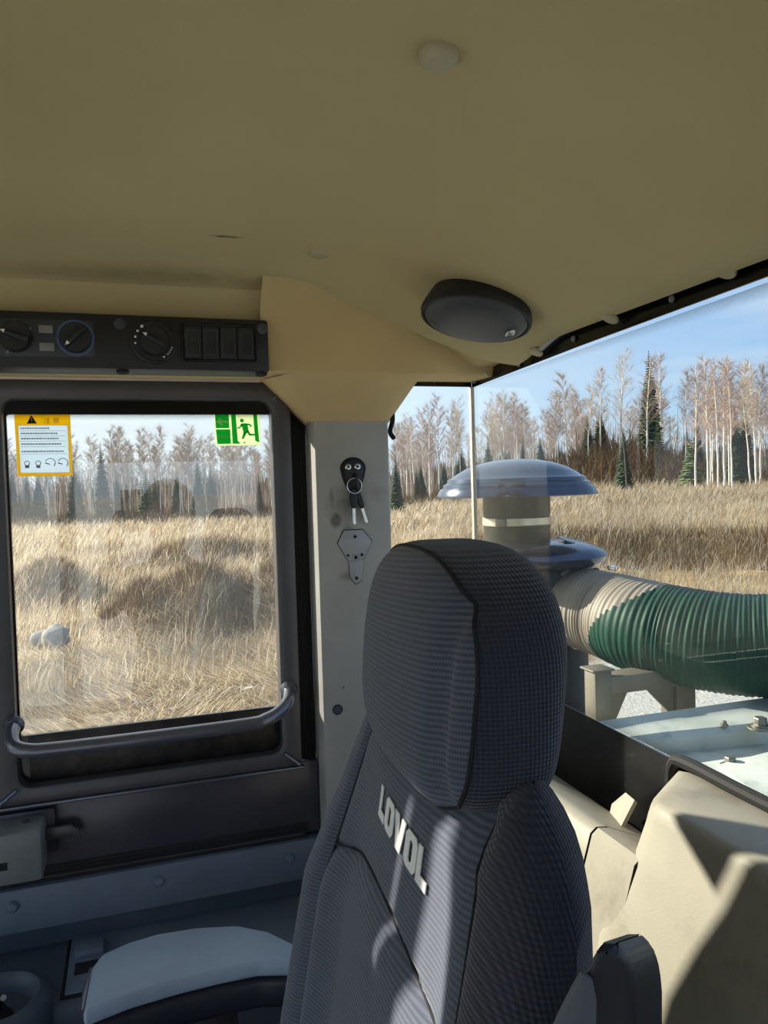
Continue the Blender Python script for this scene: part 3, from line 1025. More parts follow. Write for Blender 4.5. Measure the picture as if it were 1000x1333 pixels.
add_prism(bm, poly, M.to_3x3() @ Vector((0, 0, 0.0022)), 0.0005)
obj('badge', bm, 'chrome', grille, label='small silver badge')

# ------------------------------------------------------------------ key hook, ring, keys, mounting plate on the pillar
XP = 1.2395


def px_poly(pts, x):
    return [(x, y, z) for y, z in pts]


hc = (1.2395, -0.3503, 3.0315)
t = thing('key_hook', 'black teardrop key hook screwed to the grey pillar', 'hook', (XP, hc[1], hc[2]))
bm = bm_new()
loop = []
for i in range(13):
    a = math.radians(0 + 180 * i / 12)
    loop.append((hc[1] + 0.0175 * math.cos(a), hc[2] + 0.0175 * math.sin(a) * 0.9))
loop += [(hc[1] - 0.0150, hc[2] - 0.012), (hc[1] - 0.0095, hc[2] - 0.034), (hc[1] - 0.004, hc[2] - 0.039), (hc[1] + 0.004, hc[2] - 0.039), (hc[1] + 0.0095, hc[2] - 0.034), (hc[1] + 0.0150, hc[2] - 0.012)]
add_prism(bm, px_poly(loop, XP - 0.005), (0.006, 0, 0), 0.0015)
hp = obj('plate', bm, 'black_plastic', t)
bm = bm_new()
big = [(hc[1] + (y - hc[1]) * 1.28, hc[2] + (z - hc[2]) * (1.22 if z > hc[2] - 0.02 else 1.0)) for y, z in loop]
add_prism(bm, px_poly(big, XP - 0.0012), (0.002, 0, 0), 0.0005)
obj('backing_pad', bm, 'black_rubber', t)
for c in ((1.2340, -0.3409, 3.0341), (1.2340, -0.3569, 3.0344)):
    bm = bm_new()
    M = frame_to((-1, 0, 0), (XP - 0.005, c[1], c[2]))
    add_lathe(bm, [(0.0055, 0), (0.0055, 0.0014), (0.0042, 0.0026), (0.0022, 0.0028), (0.002, 0.0018)], M, 20)
    s = obj('screw', bm, 'chrome', t)
    bm = bm_new()
    add_box(bm, (-0.0018, -0.0018, 0.0018), (0.0018, 0.0018, 0.0026), M)
    obj('socket', bm, 'black_rubber', s)
bm = bm_new()
h0 = Vector((1.2330, -0.3522, 3.0223))
add_tube(bm, catmull([h0, h0 + Vector((-0.008, 0, -0.006)), h0 + Vector((-0.010, 0, -0.020)), h0 + Vector((-0.005, 0, -0.024)), h0 + Vector((-0.001, 0, -0.018))], 5), 0.0022, 8)
obj('hook', bm, 'black_plastic', t)
rc = Vector((1.2260, -0.3482, 3.0025))
bm = bm_new()
add_tube(bm, [rc + Vector((0.001 * math.sin(a * 2), 0.0125 * math.cos(a), 0.0125 * math.sin(a))) for a in [2 * math.pi * i / 36 for i in range(37)]], 0.0011, 8, caps=False)
tag(obj('key_ring', bm, 'chrome', None, 60), 'thin bright wire ring hanging from the black hook', 'key ring')


def make_key(label, top, tip, w, x):
    top, tip = Vector((x, top[1], top[2])), Vector((x, tip[1], tip[2]))
    d = (tip - top); L = d.length; d = d / L
    s = Vector((0, -d.z, d.y))
    k = thing('key', label, 'key', top, 'keys on the ring')
    bm = bm_new()
    hl = L * 0.56
    poly = [top + d * (hl * q) + s * (w * r) for q, r in ((0, 0.55), (0.12, 0.85), (0.5, 1.0), (0.85, 0.9), (1.0, 0.55), (1.0, -0.55), (0.85, -0.9), (0.5, -1.0), (0.12, -0.85), (0, -0.55))]
    add_prism(bm, poly, (-0.0065, 0, 0), 0.0014)
    obj('key_head', bm, 'black_plastic', k)
    bm = bm_new()
    bw = 0.0028
    poly = [top + d * (hl - 0.003) + s * bw, top + d * (hl - 0.003) - s * bw]
    n = 9
    for i in range(n + 1):
        poly.append(top + d * (hl + (L - hl) * i / n) - s * (bw - (0.0011 if i % 2 else 0.0)))
    poly.append(tip + d * 0.001)
    poly.append(top + d * (L * 0.97) + s * bw)
    add_prism(bm, [p + Vector((-0.002, 0, 0)) for p in poly], (-0.002, 0, 0))
    obj('blade', bm, 'chrome', k)


make_key('key with long black head hanging straight down from the ring', (1.2300, -0.3466, 2.9981), (1.2300, -0.3473, 2.9393), 0.0062, 1.232)
make_key('key with slim black head hanging slanted behind the straight key', (1.2350, -0.3545, 2.9954), (1.2350, -0.3702, 2.9407), 0.0048, 1.2375)

MP = [(1.2395, -0.3310, 2.9287), (1.2395, -0.3635, 2.9284), (1.2395, -0.3794, 2.9089), (1.2395, -0.3631, 2.8782), (1.2395, -0.3596, 2.8425), (1.2395, -0.3484, 2.8380), (1.2395, -0.3392, 2.8503), (1.2395, -0.3376, 2.8762), (1.2395, -0.3196, 2.9073)]
t = thing('mounting_plate', 'grey six-sided metal plate with empty screw holes on the pillar below the keys', 'plate', (XP, MP[0][1], 2.88))
bm = bm_new()
add_prism(bm, [(XP - 0.0022, p[1], p[2]) for p in MP[:4] + [MP[7], MP[8]]], (0.003, 0, 0), 0.0008)
MAT['plate_grey'] = simple('plate_grey', srgb(156, 156, 158), 0.4, 0.1)
p0 = obj('plate', bm, 'plate_grey', t)
bm = bm_new()
add_prism(bm, [(XP - 0.0030, p[1], p[2]) for p in MP[3:8]], (0.0038, 0, 0), 0.0008)
p1 = obj('tongue', bm, 'plate_grey', t)
bm = bm_new()
cm = (sum(p[1] for p in MP) / 9, sum(p[2] for p in MP) / 9)
add_prism(bm, [(XP - 0.0004, cm[0] + (p[1] - cm[0]) * 1.045, cm[1] + (p[2] - cm[1]) * 1.03) for p in MP], (0.001, 0, 0))
obj('plate_gap', bm, 'black_rubber', t)
for c, r, par in (((1.2380, -0.3495, 2.9176), 0.0030, p0), ((1.2380, -0.3365, 2.8867), 0.0024, p0), ((1.2380, -0.3606, 2.8867), 0.0028, p0), ((1.2380, -0.3497, 2.8827), 0.0032, p0), ((1.2380, -0.3499, 2.8478), 0.0030, p1)):
    bm = bm_new()
    M = frame_to((-1, 0, 0), (XP - 0.002, c[1], c[2]))
    add_lathe(bm, [(r * 1.45, 0), (r * 1.35, 0.0012), (r, 0.0014), (r, 0.0002)], M, 16)
    h = obj('hole_collar', bm, 'plate_grey', par)
    bm = bm_new()
    add_lathe(bm, [(r, 0.0002), (r * 0.98, 0.0011)], M, 16)
    obj('hole', bm, 'black_rubber', h)

# ------------------------------------------------------------------ stickers on the door glass
XS = 1.3030


def quad_to(pts, x):
    return [(x, p[1], p[2]) for p in pts]


WS = [(1.3030, 0.1703, 3.1320), (1.3030, 0.0902, 3.1321), (1.3030, 0.0898, 3.0320), (1.3030, 0.1691, 3.0327)]


def ws(s, q, x=XS):
    """point on the warning sticker, s to the right and q down, both 0..1"""
    a = Vector(WS[0]).lerp(Vector(WS[1]), s)
    b = Vector(WS[3]).lerp(Vector(WS[2]), s)
    p = a.lerp(b, q)
    return (x, p.y, p.z)


def ws_rect(s0, q0, s1, q1, x):
    return [ws(s0, q0, x), ws(s1, q0, x), ws(s1, q1, x), ws(s0, q1, x)]


t = thing('warning_sticker', 'yellow bordered white warning label in the top corner of the door window', 'sticker', (XS, WS[0][1], WS[2][2]))
bm = bm_new()
add_ring(bm, [ws(*p) for p in ((0, 0), (1, 0), (1, 1), (0, 1))], [ws(*p) for p in ((0.055, 0.21), (0.945, 0.21), (0.945, 0.95), (0.055, 0.95))], (0.0012, 0, 0))
wb = obj('border', bm, 'sticker_yellow', t, None)
bm = bm_new()
add_prism(bm, ws_rect(0.055, 0.21, 0.945, 0.95, XS + 0.0003), (0.0008, 0, 0))
wp = obj('panel', bm, 'sticker_white', t, None)
bm = bm_new()
add_prism(bm, [ws(0.305, 0.05, XS - 0.0004), ws(0.395, 0.185, XS - 0.0004), ws(0.215, 0.185, XS - 0.0004)], (0.0003, 0, 0))
tri = obj('triangle', bm, 'black_rubber', wb, None)
bm = bm_new()
add_prism(bm, ws_rect(0.295, 0.09, 0.315, 0.145, XS - 0.0008), (0.0003, 0, 0))
add_prism(bm, ws_rect(0.295, 0.155, 0.315, 0.172, XS - 0.0008), (0.0003, 0, 0))
o = obj('exclamation_mark', bm, 'sticker_yellow', wb, None)
o['kind'] = 'stuff'
MAT['faint_print'] = simple('faint_print', srgb(160, 168, 178), 0.7, var=0.02)
MAT['ochre_print'] = simple('ochre_print', srgb(206, 150, 24), 0.7, var=0.02)
lines = bm_new()
rr = random.Random(3)
for q, n in ((0.245, 0.50), (0.325, 0.66), (0.405, 0.67), (0.490, 0.70), (0.605, 0.76)):
    s = 0.10
    while s < 0.10 + n:
        w = rr.uniform(0.018, 0.04)
        add_prism(lines, ws_rect(s, q, min(s + w, 0.92), q + 0.024, XS - 0.0001), (0.0003, 0, 0))
        s += w + 0.012
    add_prism(lines, ws_rect(0.09, q + 0.05, 0.90, q + 0.055, XS - 0.0001), (0.0003, 0, 0))
o = obj('print_lines', lines, 'faint_print', wp, None)
o['kind'] = 'stuff'


def text_mesh(txt, size, mat, M, name, parent, depth=0.0002):
    cu = bpy.data.curves.new('txt', 'FONT')
    cu.body = txt
    cu.size = size
    cu.extrude = depth
    cu.align_x = 'CENTER'
    cu.resolution_u = 2
    to = bpy.data.objects.new('txt', cu)
    C.objects.link(to)
    dg = bpy.context.evaluated_depsgraph_get()
    me = bpy.data.meshes.new_from_object(to.evaluated_get(dg))
    bpy.data.objects.remove(to)
    bpy.data.curves.remove(cu)
    me.name = name
    me.transform(M)
    me.materials.clear()
    o = obj(name, me, mat, parent, None)
    o['kind'] = 'stuff'
    return o


def facing(x, y, z):
    """text plane facing the inside of the cab (its right is -Y)"""
    return Matrix(((0, 0, -1, x), (-1, 0, 0, y), (0, 1, 0, z), (0, 0, 0, 1)))


p = ws(0.66, 0.175, XS - 0.0003)
text_mesh('\u6ce8 \u610f', 0.0105, 'ochre_print', facing(*p), 'heading', wb)
icons = bm_new()
for s, k in ((0.18, 0), (0.38, 0), (0.60, 1), (0.83, 1)):
    c = Vector(ws(s, 0.80, XS - 0.0002))
    R = 0.0036 if k == 0 else 0.0072
    a0, a1 = (0, 360) if k == 0 else (20, 200)
    add_tube(icons, [c + Vector((0, R * math.cos(math.radians(a)), R * math.sin(math.radians(a)))) for a in np.linspace(a0, a1, 15)], 0.0006, 5)
    add_tube(icons, [c + Vector((0, -R, 0)), c + Vector((0, -R * 0.7, -R * 0.7))], 0.0007, 5)
    if k == 0:
        add_box(icons, (c.x - 0.0003, c.y - 0.003, c.z - 0.0075), (c.x + 0.0003, c.y + 0.003, c.z - 0.0035))
    else:
        add_tube(icons, [c + Vector((0, 0.001, -0.002)), c + Vector((0, R, 0))], 0.0010, 5)
o = obj('icons', icons, 'grey_print', wp, None)
o['kind'] = 'stuff'

ES = [(1.3030, -0.1317, 3.1299), (1.3030, -0.2076, 3.1299), (1.3030, -0.2083, 3.0761), (1.3030, -0.1329, 3.0758)]


def es(x, y, d=0.0):
    """a point of the exit sign from its drawing, 265 wide and 190 tall"""
    s, q = (x - 365) / 265, (y - 262) / 190
    a = Vector(ES[0]).lerp(Vector(ES[1]), s)
    b = Vector(ES[3]).lerp(Vector(ES[2]), s)
    p = a.lerp(b, q)
    return (XS - d, p.y, p.z)


def es_poly(bm, pts, d, th=0.0003):
    add_prism(bm, [es(x, y, d) for x, y in pts], (th, 0, 0))


t = thing('exit_sign', 'green and cream emergency exit sticker with running figure on the door window', 'sign', (XS, ES[0][1], ES[2][2]))
bm = bm_new()
es_poly(bm, [(365, 262), (630, 262), (630, 452), (365, 452)], 0.0, 0.001)
board = obj('board', bm, 'sticker_cream', t, None)
bm = bm_new()
es_poly(bm, [(371, 262), (449, 262), (449, 349), (371, 349)], 0.0004)
f1 = obj('arrow_field', bm, 'sticker_green', board, None)
bm = bm_new()
es_poly(bm, [(371, 356), (453, 356), (453, 441), (375, 441)], 0.0004)
f2 = obj('text_field', bm, 'sticker_green', board, None)
bm = bm_new()
es_poly(bm, [(463, 262), (489, 262), (494, 425), (512, 441), (463, 441)], 0.0004)
obj('door_post', bm, 'sticker_green', board, None)
bm = bm_new()
es_poly(bm, [(591, 262), (613, 262), (620, 436), (596, 424)], 0.0004)
obj('door_post', bm, 'sticker_green', board, None)
man = bm_new()
es_poly(man, [(524 + 11 * math.cos(a), 305 + 11 * math.sin(a)) for a in [2 * math.pi * i / 14 for i in range(14)]], 0.0005)
es_poly(man, [(518, 322), (540, 320), (556, 330), (561, 372), (546, 382), (530, 378)], 0.0005)
es_poly(man, [(520, 322), (526, 333), (508, 352), (496, 352), (493, 346), (505, 344)], 0.0005)
es_poly(man, [(545, 322), (570, 324), (582, 340), (575, 344), (564, 333), (548, 332)], 0.0005)
es_poly(man, [(548, 370), (562, 366), (568, 382), (598, 384), (600, 393), (562, 395)], 0.0005)
es_poly(man, [(530, 374), (548, 380), (528, 414), (516, 412)], 0.0005)
es_poly(man, [(526, 430), (540, 434), (538, 439), (528, 440)], 0.0005)
o = obj('running_figure', man, 'sticker_green', board, None)
o['kind'] = 'stuff'
bm = bm_new()
es_poly(bm, [(375, 310), (402, 290), (402, 300), (444, 306), (444, 316), (402, 316), (412, 330), (400, 332)], 0.0008)
obj('arrow', bm, 'sticker_cream', board, None)
p = es(414, 405, 0.0006)
text_mesh('\u7d27\u6025\u51fa\u53e3', 0.0052, 'sticker_cream', facing(*p), 'sign_text', board)

# ------------------------------------------------------------------ driver's seat
SA = math.radians(-5)
SO = Vector((0.56, -0.197, 0))
SU, SV = Vector((math.cos(SA), math.sin(SA), 0)), Vector((-math.sin(SA), math.cos(SA), 0))


def seat_pt(u, v, z):
    return SO + SU * u + SV * v + Vector((0, 0, z))


def interp(tab, x):
    if x <= tab[0][0]:
        return tab[0][1]
    for (a, b), (c, d) in zip(tab, tab[1:]):
        if x <= c:
            return b + (d - b) * (x - a) / (c - a)
    return tab[-1][1]


W_TAB = [(2.15, 0.250), (2.43, 0.268), (2.60, 0.264), (2.70, 0.237), (2.76, 0.217), (2.79, 0.196), (2.815, 0.160)]
B_TAB = [(2.15, 0.05), (2.43, 0.046), (2.60, 0.040), (2.70, 0.016), (2.76, 0.004), (2.815, 0.0)]
SEAM = 0.69


def back_w(z):
    return interp(W_TAB, z)


def back_front(u, z):
    w = back_w(z)
    a = abs(u) / w
    vc = -0.004 + 0.16 * (2.79 - z)
    crown = 0.010 * (1 - min(1, a / SEAM) ** 2)
    b = interp(B_TAB, z) * smooth01((a - 0.45) / 0.40)
    g = -0.006 * math.exp(-((a - SEAM) / 0.022) ** 2)
    if a < SEAM:
        zs = 2.645 + 0.028 * (1 - (a / SEAM) ** 2)
        g -= 0.006 * math.exp(-((z - zs) / 0.005) ** 2)
        g += 0.005 * smooth01((zs - z) / 0.03)
    g -= 0.014 * smooth01((z - 2.765) / 0.03) * smooth01((0.17 - abs(u)) / 0.04)
    return vc + crown + b + g


seat = thing('driver_seat', 'dark blue grey fabric driver seat with tall headrest', 'seat', (SO.x, SO.y, 1.75))
NF, NB = 64, 14
zrows = [2.815, 2.8135, 2.809, 2.802, 2.793, 2.782, 2.77]
z = 2.76
while z > 2.16:
    zrows.append(z)
    z -= 0.0065
capk = {2.815: 0.05, 2.8135: 0.35, 2.809: 0.62, 2.802: 0.82, 2.793: 0.93, 2.782: 0.985}
rows = []
for z in zrows:
    k = capk.get(z, 1.0)
    w = back_w(z) * (0.90 + 0.10 * k)
    vr = -0.062 + 0.12 * (2.79 - z)
    row = []
    for i in range(NF):
        a = -1 + 2 * i / (NF - 1)
        aa = math.copysign(1 - (1 - abs(a)) ** 1.25, a)
        u = w * aa
        f = back_front(back_w(z) * aa, z)
        vm = (f + vr) / 2 - 0.004
        e = max(0.0, 1 - abs(aa) ** 9) ** 0.42
        row.append((u, vm + (f - vm) * e * k, z, aa))
    for i in range(1, NB):
        a = 1 - 2 * i / NB
        f = back_front(back_w(z) * a, z)
        vm = (f + vr) / 2 - 0.004
        e = max(0.0, 1 - abs(a) ** 9) ** 0.42
        row.append((w * a, vm - (vm - vr) * e * k, z, 9.0))
    rows.append(row)


def back_part(name, mat, test):
    bm = bm_new()
    cache = {}

    def vert(j, i):
        if (j, i) not in cache:
            u, v, z, _ = rows[j][i]
            cache[(j, i)] = bm.verts.new(seat_pt(u, v, z))
        return cache[(j, i)]
    m = NF + NB - 1
    for j in range(len(rows) - 1):
        for i in range(m):
            i2 = (i + 1) % m
            au, az = rows[j][i][3], rows[j + 1][i2][3]
            amid = 9.0 if (au > 5 or az > 5 or i >= NF - 1) else (au + az) / 2
            zm = (rows[j][i][2] + rows[j + 1][i][2]) / 2
            if test(amid, zm):
                bm.faces.new((vert(j, i), vert(j + 1, i), vert(j + 1, i2), vert(j, i2)))
    o = obj(name, bm, mat, back, 60)
    return o


def zseam(a):
    return 2.645 + 0.028 * (1 - (a / SEAM) ** 2)


bm = bm_new()                                    # shell behind the cover
add_box(bm, (-0.19, -0.055, 2.16), (0.19, -0.02, 2.70), Matrix.Translation(SO) @ Matrix.Rotation(SA, 4, 'Z'), bev=0.015)
back = obj('backrest', bm, 'black_plastic', seat)
EDGE = 0.955
back_part('upper_panel', 'fabric_rib', lambda a, z: abs(a) < SEAM and z >= zseam(a) and z < 2.806)
back_part('lower_panel', 'fabric_rib', lambda a, z: abs(a) < SEAM and z < zseam(a))
back_part('side_bolster', 'fabric_rib', lambda a, z: SEAM <= a < EDGE and z < 2.806)
back_part('side_bolster', 'fabric_knit', lambda a, z: -EDGE < a <= -SEAM and z < 2.806)  # darker knit in place of rib, painting in the near side's shade
o = back_part('side_and_back_cover', 'fabric_knit', lambda a, z: abs(a) >= EDGE or z >= 2.806)
for sgn in (1, -1):
    bm = bm_new()
    add_tube(bm, [seat_pt(sgn * back_w(z) * SEAM, back_front(back_w(z) * SEAM, z) + 0.0022, z) for z in np.linspace(2.79, 2.17, 60)], 0.0012, 6)
    obj('seam', bm, 'seat_thread', back)
bm = bm_new()
pts = []
for a in np.linspace(-SEAM, SEAM, 40):
    z = zseam(a)
    pts.append(seat_pt(back_w(z) * a, back_front(back_w(z) * a, z) + 0.0022, z))
add_tube(bm, pts, 0.0012, 6)
obj('seam', bm, 'seat_thread', back)

# lettering on the backrest
TZ, TH = 2.7395, 0.0255


def letter(polys, u0, w):
    """polygons in a 0..1 box; u runs from u0 (far side) towards the near side"""
    bm = bm_new()
    for poly in polys:
        n = len(poly)
        pts = []
        for i in range(n):
            p, q = poly[i], poly[(i + 1) % n]
            for k in range(3):
                pts.append((p[0] + (q[0] - p[0]) * k / 3, p[1] + (q[1] - p[1]) * k / 3))
        P = []
        for x, y in pts:
            u = u0 - w * x
            zz = TZ - TH / 2 + TH * y
            P.append(seat_pt(u, back_front(u, zz) + 0.0012, zz))
        t2 = bmesh.new()
        t2.faces.new([t2.verts.new(p) for p in P])
        bmesh.ops.triangulate(t2, faces=t2.faces[:])
        r = bmesh.ops.extrude_face_region(t2, geom=t2.faces[:])
        bmesh.ops.translate(t2, verts=[v for v in r['geom'] if isinstance(v, bmesh.types.BMVert)], vec=SV * 0.0009)
        bmesh.ops.recalc_face_normals(t2, faces=t2.faces[:])
        merge(bm, t2)
    return obj('letter', bm, 'white_print', back, None)


Lp = [[(0, 0), (0, 1), (0.36, 1), (0.36, 0.27), (1, 0.27), (1, 0)]]
Op = [[(0.18, 0), (0, 0.16), (0, 0.84), (0.18, 1), (0.5, 1), (0.5, 0.80), (0.36, 0.74), (0.36, 0.26), (0.5, 0.20), (0.5, 0)],
      [(0.5, 0), (0.5, 0.20), (0.64, 0.26), (0.64, 0.74), (0.5, 0.80), (0.5, 1), (0.82, 1), (1, 0.84), (1, 0.16), (0.82, 0)]]
Vp = [[(0.30, 0), (0, 1), (0.36, 1), (0.52, 0.36), (0.66, 1), (1, 1), (0.72, 0)]]
u = 0.044
for g, w in ((Lp, 0.0205), (Op, 0.0265), (Vp, 0.0290), (Op, 0.0265), (Lp, 0.0205)):
    letter(g, u, w)
    u -= w + 0.0022
# headrest
HC = (0.004, -0.038, 2.868)
HS = (0.142, 0.050, 0.0875)


def headrest_pt(x, y, z):
    """a point of the cube surface rounded into the headrest"""
    p = (2.4 if x < 0 else 2.8) if z > 0 else (5.0 if x < 0 else 3.4)
    n = (abs(x) ** p + abs(z) ** p) ** (1 / p)
    m = max(abs(x), abs(z))
    k = m / n if n > 1e-6 else 1.0
    x, z = x * k, z * k
    q = 3.4
    rr_ = max(abs(x), abs(z), (abs(x) ** p + abs(z) ** p) ** (1 / p))
    n2 = (rr_ ** q + abs(y) ** q) ** (1 / q)
    m2 = max(rr_, abs(y))
    k2 = m2 / n2 if n2 > 1e-6 else 1.0
    x, y, z = x * k2, y * k2, z * k2
    crown = 0.010 * (1 - x * x) if y > 0 else 0.0
    taper = 1.0 - (0.10 if x > 0 else 0.0) * max(0.0, -z)
    seamdip = -0.006 * math.exp(-((abs(x) - 0.80) / 0.05) ** 2) if y > 0.3 else 0.0
    return seat_pt(HC[0] + HS[0] * x * taper, HC[1] + HS[1] * y + crown - 0.010 * z + seamdip, HC[2] + HS[2] * z)


def headrest_part(name, mat, test, parent):
    t = bmesh.new()
    bmesh.ops.create_cube(t, size=2.0)
    bmesh.ops.subdivide_edges(t, edges=t.edges[:], cuts=23, use_grid_fill=True)
    bmesh.ops.delete(t, geom=[f for f in t.faces if not test(f.calc_center_median())], context='FACES')
    for v in t.verts:
        v.co = headrest_pt(*v.co)
    bmesh.ops.recalc_face_normals(t, faces=t.faces[:])
    return obj(name, t, mat, parent, 70)


head = headrest_part('headrest', 'fabric_knit', lambda c: c.y < 0.62, seat)
headrest_part('headrest_front', 'fabric_rib', lambda c: c.y >= 0.62, head)
bm = bm_new()
ls = [i / 10 for i in range(-10, 10)]
loop_ = [headrest_pt(a, 0.58, 1) for a in ls] + [headrest_pt(1, 0.58, -a) for a in ls] + [headrest_pt(-a, 0.58, -1) for a in ls] + [headrest_pt(-1, 0.58, a) for a in ls]
add_tube(bm, loop_ + loop_[:1], 0.0016, 6, caps=False)
obj('seam', bm, 'seat_thread', head)
for sgn in (-1, 1):
    bm = bm_new()
    add_tube(bm, [seat_pt(HC[0] + sgn * 0.06, -0.04, 2.78), seat_pt(HC[0] + sgn * 0.06, -0.04, 2.84)], 0.006, 10)
    obj('headrest_post', bm, 'chrome', seat)
# cushion and base
bm = bm_new()
add_box(bm, (-0.24, 0.02, 2.05), (0.24, 0.48, 2.19), Matrix.Translation(SO) @ Matrix.Rotation(SA, 4, 'Z'), bev=0.045, seg=4)
obj('cushion', bm, 'fabric_rib', seat, 60)
bm = bm_new()
add_box(bm, (-0.19, 0.04, 1.75), (0.19, 0.42, 2.06), Matrix.Translation(SO) @ Matrix.Rotation(SA, 4, 'Z'), bev=0.02)
obj('suspension_base', bm, 'black_rubber', seat)
# folded-up left armrest
fr = [(0.2921, -0.1583, 2.7441), (0.2901, -0.1659, 2.7589), (0.2883, -0.1728, 2.7718), (0.2870, -0.1780, 2.7816), (0.2860, -0.1818, 2.7896), (0.2850, -0.1855, 2.7941), (0.2833, -0.1906, 2.7940), (0.2818, -0.1948, 2.7892), (0.2807, -0.1974, 2.7824), (0.2798, -0.1989, 2.7696), (0.2791, -0.1977, 2.7401), (0.2769, -0.1938, 2.6397), (0.2962, -0.1346, 2.6416)]
bm = bm_new()
add_prism(bm, [(p[0], p[1], p[2] + 0.004) for p in fr], (0.0195, -0.0310, -0.0125), 0.0045, 4)
arm = obj('armrest', bm, 'armrest_plastic', seat, 60)
fr2 = [(0.2915, -0.1593, 2.7518), (0.2897, -0.1667, 2.7683), (0.2881, -0.1729, 2.7801), (0.2869, -0.1773, 2.7873), (0.2855, -0.1813, 2.7845), (0.2846, -0.1828, 2.7744), (0.2843, -0.1813, 2.7511), (0.2835, -0.1728, 2.6476), (0.2938, -0.1410, 2.6486)]
bm = bm_new()
add_prism(bm, [Vector(p) + Vector((-0.0028, 0.0008, 0)) for p in fr2], (0.004, -0.001, 0.0), 0.0015, 3)
obj('armrest_pad', bm, 'armrest_pad', arm, 60)
bm = bm_new()
add_tube(bm, [(0.3005, -0.1995, 2.6167), seat_pt(-0.2, -0.02, 2.40), seat_pt(-0.15, -0.03, 2.40)], 0.014, 10)
obj('armrest_hinge', bm, 'black_plastic', arm)

# ================================================================== outside: rear of the machine
t = NT('hood_paint')
base = t.ramp(t.noise(6, 6), [(0.3, srgb(166, 172, 164)), (0.7, srgb(196, 202, 194))])
dirt = t.ramp(t.noise(13, 8, 0.7), [(0.55, (0, 0, 0)), (0.72, (1, 1, 1))])
base = t.mix(t.math('MULTIPLY', dirt, 0.5), base, srgb(72, 74, 66))
t.set(base, 0.4, 0, 0.5)
MAT['hood_paint'] = t.m

hood = thing('engine_hood', 'pale grey green engine hood with raised rail behind the rear window', 'engine hood', (0.4, -1.6, 0.5))
bm = bm_new()
add_box(bm, (-0.75, -3.2, 2.40), (1.26, -0.72, 2.48), bev=0.012)
obj('top_plate', bm, 'hood_paint', hood)
bm = bm_new()
add_box(bm, (-0.70, -3.1, 0.55), (1.22, -0.74, 2.405))
obj('side_panel', bm, 'dark_steel', hood)
bm = bm_new()
secs = []
for i in range(25):
    y = -0.76 - 2.2 * i / 24
    w = 0.010 * math.sin(-y * 7.0)
    near = (1.2041, -0.8775, 2.5200)[0] + 0.5 * (-(y + 0.87)) * -0.05 - 0.02 * smooth01((-y - 0.9) / 0.25)
    secs.append([(near, y, 2.478), (near, y, 2.508), (near + 0.010, y, 2.519), (near + 0.05, y, 2.520 + w * 0.3), (1.268, y, 2.523), (1.280, y, 2.532), (1.284, y, 2.528), (1.284, y, 2.40)])
add_grid(bm, secs)
obj('side_rail', bm, 'hood_paint', hood, 40)
bm = bm_new()
add_prism(bm, [(1.1005, -0.9640, 2.4810), (1.1171, -1.0932, 2.4810), (1.1421, -1.4282, 2.4810), (0.9199, -1.3235, 2.4810), (0.9428, -0.9212, 2.4810)], (0, 0, 0.010), 0.003)
obj('raised_panel', bm, 'hood_paint', hood)


def hood_bolt(p, r, h):
    bm = bm_new()
    add_lathe(bm, [(r * 1.9, 0), (r * 1.85, 0.003), (r * 1.3, 0.0035), (r * 1.25, 0.007), (r * 1.05, 0.0075)], Matrix.Translation(p), 24)
    b = obj('washer', bm, 'steel', hood)
    bm = bm_new()
    add_lathe(bm, [(r, 0.007), (r, 0.007 + h * 0.85), (r * 0.85, 0.007 + h)], Matrix.Translation(p), 6)
    obj('bolt_head', bm, 'steel', b, 20)


hood_bolt(Vector((1.1559, -1.1138, 2.5200)), 0.0125, 0.014)
hood_bolt(Vector((1.1057, -0.9972, 2.4800)), 0.0095, 0.011)
hood_bolt(Vector((1.1932, -1.0631, 2.5200)), 0.0040, 0.003)
bm = bm_new()
pl = [(0.9, -0.655, 2.50), (1.27, -0.655, 2.50), (1.27, -0.76, 2.50), (0.9, -0.76, 2.50)]
add_prism(bm, pl, (0, 0, -0.12), 0.006)
obj('front_flange', bm, 'dark_steel', hood)

TD = 2.1
dc = Vector((1.8852, -0.9936, 2.9646))
t = thing('air_precleaner', 'blue grey rain cap air cleaner standing behind the rear window', 'air cleaner', (dc.x, dc.y, 1.0))
bm = bm_new()
prof = [(0.176, 0.004), (0.204, -0.002), (0.2165, 0.000), (0.2165, 0.004), (0.207, 0.022), (0.200, 0.024), (0.198, 0.034), (0.188, 0.0375), (0.186, 0.047), (0.176, 0.0505), (0.160, 0.0620), (0.135, 0.076), (0.10, 0.088), (0.06, 0.096), (0.02, 0.099), (0.0001, 0.0995)]
add_lathe(bm, prof, Matrix.Translation((dc.x, dc.y, dc.z - 0.0)), 72)
obj('dome', bm, 'dome_paint', t, 30)
nt = NT('neck_paint')
nt.set(nt.ramp(nt.noise(9, 5), [(0.3, srgb(30, 36, 30)), (0.7, srgb(48, 54, 46))]), 0.35, 0.1)
MAT['neck_paint'] = nt.m
bm = bm_new()
zt, zb = dc.z + 0.02, dc.z - 0.135
add_lathe(bm, [(0.0895, zb), (0.0895, dc.z - 0.055), (0.091, dc.z - 0.05), (0.091, zt)], Matrix.Translation((dc.x, dc.y, 0)), 48)
obj('neck', bm, 'neck_paint', t)
bm = bm_new()
add_lathe(bm, [(0.0915, 0), (0.0932, 0.002), (0.0932, 0.020), (0.0915, 0.022)], Matrix.Translation((dc.x, dc.y, dc.z - 0.080)), 48)
band = obj('clamp_band', bm, 'clamp_metal', t)
v = Vector((-dc.x, -dc.y, 0)).normalized()
v = Matrix.Rotation(math.radians(-25), 3, 'Z') @ v
bm = bm_new()
p = Vector((dc.x, dc.y, dc.z - 0.069)) + v * 0.097
